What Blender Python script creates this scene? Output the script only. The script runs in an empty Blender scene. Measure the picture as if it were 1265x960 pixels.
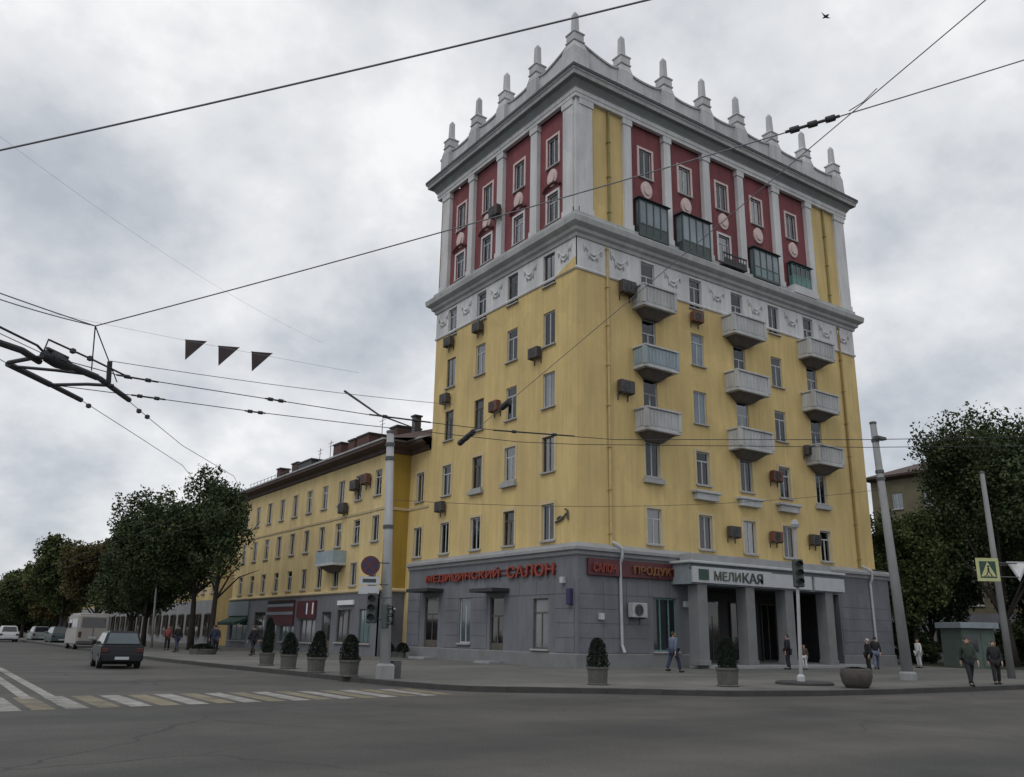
import bpy, bmesh, math, random
import numpy as np
from mathutils import Matrix, Vector
random.seed(7)
rng = np.random.default_rng(5)
S = bpy.context.scene
COL = S.collection
R = math.radians

# ------------------------------------------------------------------ camera
cd = bpy.data.cameras.new('camera')
cam = bpy.data.objects.new('camera', cd); COL.objects.link(cam)
FW = Vector((0.546007, 0.790714, 0.276854)); RT = Vector((0.819834, -0.572326, 0.017739)); UP = Vector((-0.172477, -0.217289, 0.960748))
M4 = Matrix.Identity(4)
for i in range(3):
    M4[i][0] = RT[i]; M4[i][1] = UP[i]; M4[i][2] = -FW[i]
M4.translation = Vector((-26.414, -32.4355, 1.6))
cam.matrix_world = M4
cd.sensor_fit = 'HORIZONTAL'; cd.angle_x = 1.0805462
cd.clip_start = 0.1; cd.clip_end = 4000
S.camera = cam

# ------------------------------------------------------------------ sky
W = bpy.data.worlds.new("World"); S.world = W; W.use_nodes = True
SUN_EL, SUN_AZ = 52, 205       # azimuth of the sun in the scene's plan, degrees from +x towards +y
nt = W.node_tree; nt.nodes.clear()
def nd(t, **k):
    n = nt.nodes.new(t)
    for a, b in k.items(): setattr(n, a, b)
    return n
LK = lambda a, b: nt.links.new(a, b)
out = nd('ShaderNodeOutputWorld')
sky = nd('ShaderNodeTexSky', sky_type='NISHITA', sun_disc=False, sun_elevation=R(SUN_EL), sun_rotation=R(90 - SUN_AZ))
bgs = nd('ShaderNodeBackground'); bgs.inputs[1].default_value = 0.10
LK(sky.outputs[0], bgs.inputs[0])
tc = nd('ShaderNodeTexCoord'); sep = nd('ShaderNodeSeparateXYZ'); LK(tc.outputs['Generated'], sep.inputs[0])
zmax = nd('ShaderNodeMath', operation='MAXIMUM'); zmax.inputs[1].default_value = 0.0; LK(sep.outputs[2], zmax.inputs[0])
zadd = nd('ShaderNodeMath', operation='ADD'); zadd.inputs[1].default_value = 0.55; LK(zmax.outputs[0], zadd.inputs[0])
dx = nd('ShaderNodeMath', operation='DIVIDE'); LK(sep.outputs[0], dx.inputs[0]); LK(zadd.outputs[0], dx.inputs[1])
dy = nd('ShaderNodeMath', operation='DIVIDE'); LK(sep.outputs[1], dy.inputs[0]); LK(zadd.outputs[0], dy.inputs[1])
cmb = nd('ShaderNodeCombineXYZ'); LK(dx.outputs[0], cmb.inputs[0]); LK(dy.outputs[0], cmb.inputs[1]); cmb.inputs[2].default_value = 3.7
def noise(scale, detail, rough, dist=0.0):
    n = nd('ShaderNodeTexNoise'); n.inputs['Scale'].default_value = scale; n.inputs['Detail'].default_value = detail
    n.inputs['Roughness'].default_value = rough; n.inputs['Distortion'].default_value = dist
    LK(cmb.outputs[0], n.inputs['Vector']); return n
n1 = noise(5.2, 8, .56, .0); n2 = noise(2.0, 4, .5, .0)
mx = nd('ShaderNodeMath', operation='MULTIPLY'); mx.inputs[1].default_value = .5; LK(n2.outputs[0], mx.inputs[0])
ma = nd('ShaderNodeMath', operation='MULTIPLY_ADD'); ma.inputs[1].default_value = .5; LK(n1.outputs[0], ma.inputs[0]); LK(mx.outputs[0], ma.inputs[2])
cr = nd('ShaderNodeValToRGB'); LK(ma.outputs[0], cr.inputs[0])
e = cr.color_ramp.elements
e[0].position = .36; e[0].color = (.48, .515, .57, 1)
e[1].position = .61; e[1].color = (1.0, 1.0, 1.0, 1)
for p, c in ((.43, (.60, .63, .675)), (.49, (.735, .755, .785)), (.55, (.84, .855, .875))):
    q = e.new(p); q.color = (*c, 1)
bgc = nd('ShaderNodeBackground'); bgc.inputs[1].default_value = 1.0; LK(cr.outputs[0], bgc.inputs[0])
mix = nd('ShaderNodeMixShader'); mix.inputs[0].default_value = .93
LK(bgs.outputs[0], mix.inputs[1]); LK(bgc.outputs[0], mix.inputs[2]); LK(mix.outputs[0], out.inputs[0])

sl = bpy.data.lights.new('sun', 'SUN'); sl.energy = 0.70; sl.angle = R(25); sl.color = (1, .97, .93)
so = bpy.data.objects.new('sun', sl); COL.objects.link(so)
sd = Vector((math.cos(R(SUN_AZ)) * math.cos(R(SUN_EL)), math.sin(R(SUN_AZ)) * math.cos(R(SUN_EL)), math.sin(R(SUN_EL))))
so.rotation_euler = sd.to_track_quat('Z', 'Y').to_euler(); so.location = (-40, -40, 60)
S.view_settings.view_transform = 'Standard'; S.view_settings.look = 'None'
S.view_settings.exposure = 0.0; S.view_settings.gamma = 1.0
S.render.engine = 'CYCLES'
S.cycles.max_bounces = 6; S.cycles.diffuse_bounces = 3

# ------------------------------------------------------------------ materials
MATS = {}
def mat(name, col, rough=.8, var=.15, scale=1.5, bump=0.0, bscale=20, metal=0, spec=.5, stain=None, stain_amt=0, stretch=1.0, col2=None):
    m = bpy.data.materials.new(name); m.use_nodes = True; t = m.node_tree
    b = t.nodes['Principled BSDF']; b.inputs['Roughness'].default_value = rough; b.inputs['Metallic'].default_value = metal
    b.inputs['Specular IOR Level'].default_value = spec
    g = t.nodes.new('ShaderNodeNewGeometry'); src = g.outputs['Position']
    if stretch != 1.0:
        mp = t.nodes.new('ShaderNodeMapping'); mp.inputs['Scale'].default_value = (1, 1, stretch); t.links.new(src, mp.inputs[0]); src2 = mp.outputs[0]
    else: src2 = src
    n = t.nodes.new('ShaderNodeTexNoise'); n.inputs['Scale'].default_value = scale; n.inputs['Detail'].default_value = 5; n.inputs['Roughness'].default_value = .6
    t.links.new(src2, n.inputs['Vector'])
    rp = t.nodes.new('ShaderNodeValToRGB'); t.links.new(n.outputs[0], rp.inputs[0])
    c2 = col2 or tuple(min(1, c * (1 + var)) for c in col)
    rp.color_ramp.elements[0].position = .3; rp.color_ramp.elements[0].color = (*[c * (1 - var) for c in col], 1)
    rp.color_ramp.elements[1].position = .7; rp.color_ramp.elements[1].color = (*c2, 1)
    last = rp.outputs[0]
    if stretch != 1.0:
        mp3 = t.nodes.new('ShaderNodeMapping'); mp3.inputs['Scale'].default_value = (1, 1, .05); t.links.new(src, mp3.inputs[0])
        n5 = t.nodes.new('ShaderNodeTexNoise'); n5.inputs['Scale'].default_value = 3.2; n5.inputs['Detail'].default_value = 6; n5.inputs['Roughness'].default_value = .7; t.links.new(mp3.outputs[0], n5.inputs['Vector'])
        r5 = t.nodes.new('ShaderNodeValToRGB'); r5.color_ramp.elements[0].position = .32; r5.color_ramp.elements[0].color = (.70, .70, .71, 1); r5.color_ramp.elements[1].position = .58; r5.color_ramp.elements[1].color = (1.03, 1.03, 1.02, 1); t.links.new(n5.outputs[0], r5.inputs[0])
        v5 = t.nodes.new('ShaderNodeTexVoronoi'); v5.inputs['Scale'].default_value = .42; n6 = t.nodes.new('ShaderNodeTexNoise'); n6.inputs['Scale'].default_value = 1.3; t.links.new(src, n6.inputs['Vector'])
        a6 = t.nodes.new('ShaderNodeVectorMath'); a6.operation = 'MULTIPLY_ADD'; t.links.new(n6.outputs['Color'], a6.inputs[0]); a6.inputs[1].default_value = (1.2, 1.2, 1.2); t.links.new(src, a6.inputs[2]); t.links.new(a6.outputs[0], v5.inputs['Vector'])
        r6 = t.nodes.new('ShaderNodeValToRGB'); t.links.new(v5.outputs['Color'], r6.inputs[0]); r6.color_ramp.elements[0].position = .2; r6.color_ramp.elements[0].color = (.90, .90, .92, 1); r6.color_ramp.elements[1].position = .7; r6.color_ramp.elements[1].color = (1.05, 1.05, 1.04, 1)
        for r_ in (r5, r6):
            m5 = t.nodes.new('ShaderNodeMixRGB'); m5.blend_type = 'MULTIPLY'; m5.inputs[0].default_value = .5; t.links.new(last, m5.inputs[1]); t.links.new(r_.outputs[0], m5.inputs[2]); last = m5.outputs[0]
    if stain:
        n2 = t.nodes.new('ShaderNodeTexNoise'); n2.inputs['Scale'].default_value = .45; n2.inputs['Detail'].default_value = 6; n2.inputs['Roughness'].default_value = .65
        mp2 = t.nodes.new('ShaderNodeMapping'); mp2.inputs['Scale'].default_value = (1, 1, .3 if stretch != 1 else 1); t.links.new(src, mp2.inputs[0]); t.links.new(mp2.outputs[0], n2.inputs['Vector'])
        r2 = t.nodes.new('ShaderNodeValToRGB'); r2.color_ramp.elements[0].position = .48; r2.color_ramp.elements[1].position = .72
        r2.color_ramp.elements[0].color = (0, 0, 0, 1); r2.color_ramp.elements[1].color = (stain_amt,) * 3 + (1,)
        t.links.new(n2.outputs[0], r2.inputs[0])
        mm = t.nodes.new('ShaderNodeMixRGB'); t.links.new(r2.outputs[0], mm.inputs[0]); t.links.new(last, mm.inputs[1]); mm.inputs[2].default_value = (*stain, 1)
        last = mm.outputs[0]
    t.links.new(last, b.inputs['Base Color'])
    if bump:
        n3 = t.nodes.new('ShaderNodeTexNoise'); n3.inputs['Scale'].default_value = bscale; n3.inputs['Detail'].default_value = 4; t.links.new(src, n3.inputs['Vector'])
        bp = t.nodes.new('ShaderNodeBump'); bp.inputs['Strength'].default_value = bump; bp.inputs['Distance'].default_value = .02
        t.links.new(n3.outputs[0], bp.inputs['Height']); t.links.new(bp.outputs[0], b.inputs['Normal'])
    MATS[name] = m; return m
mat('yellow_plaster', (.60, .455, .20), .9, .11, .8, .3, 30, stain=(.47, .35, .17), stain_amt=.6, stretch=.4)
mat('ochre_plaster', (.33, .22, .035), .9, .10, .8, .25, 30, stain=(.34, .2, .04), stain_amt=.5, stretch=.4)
mat('wing_plaster', (.60, .47, .23), .9, .14, .8, .3, 30, stain=(.46, .36, .20), stain_amt=.7, stretch=.4)
mat('white_plaster', (.60, .605, .61), .85, .08, 1.2, .25, 25, stain=(.36, .36, .37), stain_amt=.6, stretch=.4)
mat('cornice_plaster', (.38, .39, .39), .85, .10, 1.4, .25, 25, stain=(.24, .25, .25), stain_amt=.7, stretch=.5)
mat('soffit_shade', (.20, .225, .22), .9, .12, 1.4, .2, 25)  # dark greenish tone: the shade under the top cornice, put into the colour
mat('parapet_plaster', (.50, .51, .52), .9, .10, 1.2, .25, 25, stain=(.28, .28, .3), stain_amt=.6, stretch=.4)
mat('red_plaster', (.20, .056, .064), .85, .15, 1.2, .2, 25, stain=(.10, .032, .038), stain_amt=.5, stretch=.4)
mat('red_trim', (.075, .022, .026), .85, .12, 2, .2, 25)
mat('pink_plaster', (.60, .48, .46), .85, .10, 3, .2, 25)
mat('grey_render', (.150, .158, .178), .8, .14, .9, .3, 18, stain=(.10, .105, .11), stain_amt=.6, stretch=.5)
mat('grey_ledge', (.27, .275, .285), .8, .12, 1.5, .2, 20)
mat('grey_pillar', (.17, .175, .18), .8, .12, 1.2, .3, 18)
mat('balcony_plaster', (.46, .47, .475), .9, .12, 1.6, .3, 20, stain=(.25, .24, .23), stain_amt=.7, stretch=.5)
mat('balcony_blue', (.28, .34, .37), .8, .12, 1.6, .2, 20)
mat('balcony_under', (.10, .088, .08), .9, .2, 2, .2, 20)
mat('flashing', (.035, .037, .04), .6, .2, 2)
mat('window_white', (.40, .41, .43), .5, .08, 3)
mat('window_dark', (.09, .075, .06), .5, .2, 3)
mat('loggia_green', (.045, .065, .06), .5, .2, 3)
mat('loggia_teal', (.10, .20, .19), .5, .2, 3)
mat('surround_cream', (.52, .43, .26), .9, .08, 2)
mat('sill_grey', (.33, .33, .33), .8, .12, 3)
def glass(name, col, rough=.06):
    m = mat(name, col, rough, .35, .55, .12, 1.3, spec=.7); return m
def clear_glass(name, tint, base=.10):
    m = bpy.data.materials.new(name); m.use_nodes = True; t = m.node_tree; t.nodes.clear()
    o_ = t.nodes.new('ShaderNodeOutputMaterial'); mx_ = t.nodes.new('ShaderNodeMixShader'); tr = t.nodes.new('ShaderNodeBsdfTransparent'); gl = t.nodes.new('ShaderNodeBsdfGlossy')
    tr.inputs[0].default_value = (*tint, 1); gl.inputs['Roughness'].default_value = .04; gl.inputs[0].default_value = (.9, .93, .95, 1)
    lw = t.nodes.new('ShaderNodeFresnel'); lw.inputs[0].default_value = 1.5; ad = t.nodes.new('ShaderNodeMath'); ad.operation = 'ADD'; ad.inputs[1].default_value = base; ad.use_clamp = True
    g_ = t.nodes.new('ShaderNodeNewGeometry'); nz = t.nodes.new('ShaderNodeTexNoise'); nz.inputs['Scale'].default_value = 1.1; t.links.new(g_.outputs['Position'], nz.inputs['Vector'])
    bp = t.nodes.new('ShaderNodeBump'); bp.inputs['Strength'].default_value = .15; bp.inputs['Distance'].default_value = .03; t.links.new(nz.outputs[0], bp.inputs['Height']); t.links.new(bp.outputs[0], gl.inputs['Normal'])
    t.links.new(lw.outputs[0], ad.inputs[0]); t.links.new(ad.outputs[0], mx_.inputs[0]); t.links.new(tr.outputs[0], mx_.inputs[1]); t.links.new(gl.outputs[0], mx_.inputs[2]); t.links.new(mx_.outputs[0], o_.inputs[0])
    MATS[name] = m
clear_glass('pane_clear', (.70, .73, .73), .03); clear_glass('pane_reflect', (.6, .65, .66), .16)
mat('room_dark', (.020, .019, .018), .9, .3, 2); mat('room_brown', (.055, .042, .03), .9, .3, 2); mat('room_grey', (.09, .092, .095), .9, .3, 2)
mat('curtain_white', (.55, .55, .53), .9, .12, 5); mat('curtain_cream', (.42, .36, .26), .9, .15, 5); mat('curtain_rose', (.30, .20, .18), .9, .15, 5)
glass('pane_dark', (.018, .021, .025)); glass('pane_blue', (.06, .085, .10)); glass('pane_grey', (.12, .13, .14), .12); glass('pane_curtain', (.46, .46, .45), .25)
glass('pane_teal', (.10, .16, .17)); glass('pane_black', (.008, .009, .011)); glass('pane_sky', (.16, .20, .23), .1)
mat('asphalt', (.070, .067, .063), .88, .22, .35, .6, 45, stain=(.048, .051, .048), stain_amt=.7, col2=(.100, .093, .088))
mat('pavement_stone', (.13, .127, .12), .85, .15, .6, .4, 40, stain=(.075, .075, .072), stain_amt=.6)
mat('kerb_stone', (.045, .044, .043), .85, .2, 2, .3, 30)
mat('paint_white', (.27, .262, .24), .8, .40, 2.6, .3, 50, stain=(.085, .081, .076), stain_amt=.95)
mat('paint_yellow', (.19, .165, .105), .8, .3, 2.2, .3, 50, stain=(.07, .066, .06), stain_amt=.9)
mat('soil_grass', (.030, .040, .018), .95, .35, .8, .5, 15)
mat('roof_brown', (.075, .048, .042), .75, .25, 1.2, .2, 12)
mat('brick_brown', (.085, .045, .04), .9, .25, 4, .2, 20)
mat('metal_grey', (.085, .085, .09), .55, .2, 4, metal=.3)
mat('ac_case', (.055, .047, .043), .6, .2, 6)
mat('ac_light', (.34, .34, .35), .6, .15, 6)
mat('ac_rust', (.13, .055, .04), .7, .2, 6)
mat('black_metal', (.012, .012, .014), .5, .2, 6)
mat('wire_black', (.030, .031, .036), .6, .1, 6)
mat('wire_grey', (.17, .175, .19), .6, .1, 6)
mat('wire_pale', (.26, .27, .29), .6, .1, 6)
mat('pole_concrete', (.24, .245, .25), .8, .15, 2.5, .3, 30, stain=(.15, .15, .15), stain_amt=.6, stretch=.4)
mat('pole_paint', (.36, .365, .375), .6, .12, 2.5, stain=(.18, .18, .18), stain_amt=.5, stretch=.4)
mat('pipe_cream', (.46, .36, .17), .7, .12, 2)
mat('pipe_white', (.38, .40, .42), .7, .12, 2)
mat('pipe_olive', (.24, .20, .07), .7, .15, 2)
mat('pipe_ochre', (.27, .19, .06), .7, .15, 2)
mat('sign_red', (.24, .042, .026), .5, .15, 4)
mat('sign_darkred', (.085, .018, .023), .5, .15, 3)
mat('sign_amber', (.18, .075, .025), .5, .15, 4)
mat('sign_white', (.42, .44, .46), .5, .08, 2)
mat('sign_bluegrey', (.20, .235, .26), .6, .12, 2)
mat('sign_green', (.020, .055, .038), .5, .15, 4)
mat('sign_lime', (.44, .46, .22), .5, .08, 4)
mat('sign_bright', (.72, .74, .74), .5, .05, 4)
mat('sign_blue', (.022, .026, .075), .5, .12, 4)
mat('letter_dark', (.035, .045, .045), .5, .12, 4)
mat('letter_olive', (.075, .09, .06), .5, .12, 4)
mat('awning_green', (.02, .06, .045), .8, .2, 3)
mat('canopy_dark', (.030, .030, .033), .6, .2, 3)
mat('leaf_dark', (.037, .058, .028), .8, .45, .35, spec=.15, col2=(.082, .112, .050))
mat('leaf_mid', (.055, .080, .030), .8, .4, .35, spec=.15, col2=(.10, .13, .050))
mat('leaf_autumn', (.10, .078, .034), .8, .4, .35, spec=.15, col2=(.11, .10, .042))
mat('old_wall', (.13, .115, .075), .9, .2, .8, .2, 20)
mat('leaf_conifer', (.014, .022, .015), .8, .4, 4, spec=.2)
mat('bark', (.030, .026, .022), .95, .3, 4, .5, 20)
mat('pot_concrete', (.085, .083, .078), .9, .2, 5, .4, 30)
mat('pot_brown', (.066, .058, .053), .9, .25, 5, .5, 25)
mat('tyre', (.012, .012, .013), .9, .2, 8)
mat('rim', (.22, .22, .23), .4, .1, 8, metal=.6)
mat('car_black', (.010, .011, .014), .4, .1, 2, spec=.35)
mat('car_white', (.52, .53, .54), .35, .06, 2)
mat('car_silver', (.20, .23, .235), .35, .06, 2)
mat('car_green', (.045, .07, .07), .3, .06, 2)
mat('van_beige', (.30, .285, .265), .5, .08, 2, stain=(.2, .19, .175), stain_amt=.6)
mat('lamp_red', (.055, .007, .007), .3, .1, 8)
mat('lamp_white', (.5, .5, .48), .3, .1, 8)
mat('skin_tone', (.42, .26, .19), .6, .08, 8)
mat('hair_dark', (.025, .018, .014), .7, .2, 12)
mat('cloth_black', (.014, .014, .017), .9, .2, 6)
mat('cloth_navy', (.025, .032, .06), .9, .2, 6)
mat('cloth_white', (.50, .50, .50), .9, .1, 6)
mat('cloth_green', (.028, .040, .032), .9, .2, 6)
mat('cloth_greyblue', (.10, .12, .17), .9, .2, 6)
mat('cloth_brown', (.07, .05, .04), .9, .2, 6)
mat('cloth_red', (.20, .05, .05), .9, .2, 6)
mat('flag_cloth', (.045, .032, .034), .85, .2, 6)
mat('kiosk_green', (.065, .095, .08), .6, .15, 2)

def add_cracks(name, scale, amt, dark):
    m = MATS[name]; t = m.node_tree; b = t.nodes['Principled BSDF']; src = b.inputs['Base Color'].links[0].from_socket
    g = t.nodes.new('ShaderNodeNewGeometry'); n = t.nodes.new('ShaderNodeTexNoise'); n.inputs['Scale'].default_value = scale * 2.2; n.inputs['Detail'].default_value = 4; t.links.new(g.outputs['Position'], n.inputs['Vector'])
    av = t.nodes.new('ShaderNodeVectorMath'); av.operation = 'MULTIPLY_ADD'; t.links.new(n.outputs['Color'], av.inputs[0]); av.inputs[1].default_value = (1.6, 1.6, 0); t.links.new(g.outputs['Position'], av.inputs[2])
    v = t.nodes.new('ShaderNodeTexVoronoi'); v.feature = 'DISTANCE_TO_EDGE'; v.inputs['Scale'].default_value = scale; t.links.new(av.outputs[0], v.inputs['Vector'])
    r = t.nodes.new('ShaderNodeValToRGB'); r.color_ramp.elements[0].position = .0; r.color_ramp.elements[0].color = (1, 1, 1, 1); r.color_ramp.elements[1].position = .012; r.color_ramp.elements[1].color = (0, 0, 0, 1); t.links.new(v.outputs[0], r.inputs[0])
    n2 = t.nodes.new('ShaderNodeTexNoise'); n2.inputs['Scale'].default_value = .11; n2.inputs['Detail'].default_value = 3; t.links.new(g.outputs['Position'], n2.inputs['Vector'])
    r2 = t.nodes.new('ShaderNodeValToRGB'); r2.color_ramp.elements[0].position = .45; r2.color_ramp.elements[1].position = .6; r2.color_ramp.elements[1].color = (amt, amt, amt, 1); t.links.new(n2.outputs[0], r2.inputs[0])
    mu = t.nodes.new('ShaderNodeMath'); mu.operation = 'MULTIPLY'; t.links.new(r.outputs[0], mu.inputs[0]); t.links.new(r2.outputs[0], mu.inputs[1])
    mm = t.nodes.new('ShaderNodeMixRGB'); t.links.new(mu.outputs[0], mm.inputs[0]); t.links.new(src, mm.inputs[1]); mm.inputs[2].default_value = (*dark, 1)
    # broad lighter and darker lanes of worn surface
    mp = t.nodes.new('ShaderNodeMapping'); mp.inputs['Scale'].default_value = (.05, .35, 1); mp.inputs['Rotation'].default_value = (0, 0, R(-34)); t.links.new(g.outputs['Position'], mp.inputs[0])
    n3 = t.nodes.new('ShaderNodeTexNoise'); n3.inputs['Scale'].default_value = 1.0; n3.inputs['Detail'].default_value = 3; t.links.new(mp.outputs[0], n3.inputs['Vector'])
    r3 = t.nodes.new('ShaderNodeValToRGB'); r3.color_ramp.elements[0].position = .35; r3.color_ramp.elements[0].color = (.74, .78, .76, 1); r3.color_ramp.elements[1].position = .65; r3.color_ramp.elements[1].color = (1.22, 1.19, 1.17, 1); t.links.new(n3.outputs[0], r3.inputs[0])
    m2 = t.nodes.new('ShaderNodeMixRGB'); m2.blend_type = 'MULTIPLY'; m2.inputs[0].default_value = 1; t.links.new(mm.outputs[0], m2.inputs[1]); t.links.new(r3.outputs[0], m2.inputs[2])
    n4 = t.nodes.new('ShaderNodeTexNoise'); n4.inputs['Scale'].default_value = 26; n4.inputs['Detail'].default_value = 3; t.links.new(g.outputs['Position'], n4.inputs['Vector'])
    r4 = t.nodes.new('ShaderNodeValToRGB'); r4.color_ramp.elements[0].position = .35; r4.color_ramp.elements[0].color = (.80, .80, .80, 1); r4.color_ramp.elements[1].position = .68; r4.color_ramp.elements[1].color = (1.2, 1.2, 1.2, 1); t.links.new(n4.outputs[0], r4.inputs[0])
    m4 = t.nodes.new('ShaderNodeMixRGB'); m4.blend_type = 'MULTIPLY'; m4.inputs[0].default_value = 1; t.links.new(m2.outputs[0], m4.inputs[1]); t.links.new(r4.outputs[0], m4.inputs[2])
    t.links.new(m4.outputs[0], b.inputs['Base Color'])
add_cracks('asphalt', .22, .75, (.022, .022, .022)); add_cracks('pavement_stone', .35, .5, (.05, .05, .048))

# ------------------------------------------------------------------ helpers
def link(o, parent=None):
    COL.objects.link(o)
    if parent is not None: o.parent = parent
    return o
def tag(o, label=None, cat=None, group=None, kind=None):
    if label: o['label'] = label
    if cat: o['category'] = cat
    if group: o['group'] = group
    if kind: o['kind'] = kind
    return o
def empty(name, label, cat, loc=(0, 0, 0), rz=0, group=None):
    o = bpy.data.objects.new(name, None); o.empty_display_size = .3; link(o)
    o.location = loc; o.rotation_euler = (0, 0, rz); return tag(o, label, cat, group)
class MB:
    def __init__(s): s.v = []; s.f = []
    def add(s, vs, fs):
        n = len(s.v); s.v += [tuple(map(float, p)) for p in vs]; s.f += [tuple(i + n for i in f) for f in fs]; return s
    def box(s, x0, x1, y0, y1, z0, z1):
        vs = [(x, y, z) for z in (z0, z1) for y in (y0, y1) for x in (x0, x1)]
        return s.add(vs, [(0, 2, 3, 1), (4, 5, 7, 6), (0, 1, 5, 4), (1, 3, 7, 5), (3, 2, 6, 7), (2, 0, 4, 6)])
    def frustum(s, r0, z0, r1, z1):      # r=(x0,x1,y0,y1)
        vs = [(r0[i], r0[j], z0) for j in (2, 3) for i in (0, 1)] + [(r1[i], r1[j], z1) for j in (2, 3) for i in (0, 1)]
        return s.add(vs, [(0, 2, 3, 1), (4, 5, 7, 6), (0, 1, 5, 4), (1, 3, 7, 5), (3, 2, 6, 7), (2, 0, 4, 6)])
    def quad(s, *p): return s.add(p, [tuple(range(len(p)))])
    def lathe(s, prof, seg=12, c=(0, 0), a0=0):
        vs = []; fs = []; n = len(prof)
        for r, z in prof:
            for k in range(seg):
                a = a0 + 2 * math.pi * k / seg; vs.append((c[0] + r * math.cos(a), c[1] + r * math.sin(a), z))
        for i in range(n - 1):
            for k in range(seg):
                k2 = (k + 1) % seg; fs.append((i * seg + k, i * seg + k2, (i + 1) * seg + k2, (i + 1) * seg + k))
        fs.append(tuple(range(seg))[::-1]); fs.append(tuple((n - 1) * seg + k for k in range(seg)))
        return s.add(vs, fs)
    def tube(s, pts, rad, seg=6, cap=True):
        pts = [Vector(p) for p in pts]; n = len(pts)
        rads = rad if isinstance(rad, (list, tuple)) else [rad] * n
        vs = []; fs = []; prev = None
        for i, p in enumerate(pts):
            d = (pts[min(i + 1, n - 1)] - pts[max(i - 1, 0)]).normalized()
            a = Vector((0, 0, 1)) if abs(d.z) < .95 else Vector((1, 0, 0))
            if prev is None: u = d.cross(a).normalized()
            else: u = (prev - d * prev.dot(d)).normalized()
            prev = u; w = d.cross(u)
            for k in range(seg):
                t = 2 * math.pi * k / seg; vs.append(p + (u * math.cos(t) + w * math.sin(t)) * rads[i])
        for i in range(n - 1):
            for k in range(seg):
                k2 = (k + 1) % seg; fs.append((i * seg + k, i * seg + k2, (i + 1) * seg + k2, (i + 1) * seg + k))
        if cap: fs.append(tuple(range(seg))[::-1]); fs.append(tuple((n - 1) * seg + k for k in range(seg)))
        return s.add(vs, fs)
    def prism(s, poly, axis, a0, a1):    # poly in the two other axes, extruded along axis
        n = len(poly); vs = []
        for a in (a0, a1):
            for p, q in poly: vs.append({0: (a, p, q), 1: (p, a, q), 2: (p, q, a)}[axis])
        fs = [tuple(range(n))[::-1], tuple(range(n, 2 * n))]
        for i in range(n): j = (i + 1) % n; fs.append((i, j, n + j, n + i))
        return s.add(vs, fs)
    def mesh(s, name, m=None, smooth=False, bevel=0, bseg=1):
        me = bpy.data.meshes.new(name); me.from_pydata(s.v, [], s.f); me.validate()
        bm = bmesh.new(); bm.from_mesh(me)
        bmesh.ops.recalc_face_normals(bm, faces=bm.faces)
        if bevel: bmesh.ops.bevel(bm, geom=list(bm.edges), offset=bevel, segments=bseg, affect='EDGES', clamp_overlap=True)
        bm.to_mesh(me); bm.free()
        if smooth:
            me.shade_smooth() if hasattr(me, 'shade_smooth') else None
        if m: me.materials.append(MATS[m])
        return me
    def build(s, name, m, parent=None, smooth=False, bevel=0, bseg=1):
        return link(bpy.data.objects.new(name, s.mesh(name, m, smooth, bevel, bseg)), parent)
def inst(name, me, parent, loc=(0, 0, 0), rz=0, sc=None):
    o = bpy.data.objects.new(name, me); link(o, parent); o.location = loc; o.rotation_euler = (0, 0, rz)
    if sc: o.scale = sc
    return o
def copy_tree(o, parent=None):
    c = o.copy(); COL.objects.link(c)
    if parent is not None: c.parent = parent
    for ch in list(o.children): copy_tree(ch, c)
    return c
def setmat(o, m):
    o.material_slots[0].link = 'OBJECT'; o.material_slots[0].material = MATS[m]
# facade frames: 'R' runs along +x facing -y at y=base, 'L' runs along +y facing -x at x=base
def fbox(mb, face, s0, s1, o0, o1, z0, z1, base=0.0):
    if face == 'R': return mb.box(s0, s1, base - o1, base - o0, z0, z1)
    return mb.box(base - o1, base - o0, s0, s1, z0, z1)
def fpt(face, s, o, z, base=0.0):
    return (s, base - o, z) if face == 'R' else (base - o, s, z)
FROT = {'R': 0.0, 'L': -math.pi / 2}
def wall_holes(mb, face, s0, s1, z0, z1, holes, off=0.0, depth=.24, base=0.0):
    ss = sorted({s0, s1} | {h[0] for h in holes} | {h[1] for h in holes}); ss = [a for a in ss if s0 <= a <= s1]
    zs = sorted({z0, z1} | {h[2] for h in holes} | {h[3] for h in holes}); zs = [a for a in zs if z0 <= a <= z1]
    for a, b in zip(ss, ss[1:]):
        for c, d in zip(zs, zs[1:]):
            m, n = (a + b) / 2, (c + d) / 2
            if any(h[0] < m < h[1] and h[2] < n < h[3] for h in holes): continue
            mb.quad(*[fpt(face, p, off, q, base) for p, q in ((a, c), (b, c), (b, d), (a, d))])
    for h in holes:
        a, b, c, d = max(h[0], s0), min(h[1], s1), max(h[2], z0), min(h[3], z1)
        if d <= c or b <= a: continue
        o2 = off - depth
        P = lambda s, o, z: fpt(face, s, o, z, base)
        mb.quad(P(a, off, c), P(a, o2, c), P(a, o2, d), P(a, off, d)); mb.quad(P(b, off, c), P(b, off, d), P(b, o2, d), P(b, o2, c))
        if h[2] >= z0: mb.quad(P(a, off, c), P(b, off, c), P(b, o2, c), P(a, o2, c))
        if h[3] <= z1: mb.quad(P(a, off, d), P(a, o2, d), P(b, o2, d), P(b, off, d))
    return mb
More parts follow.
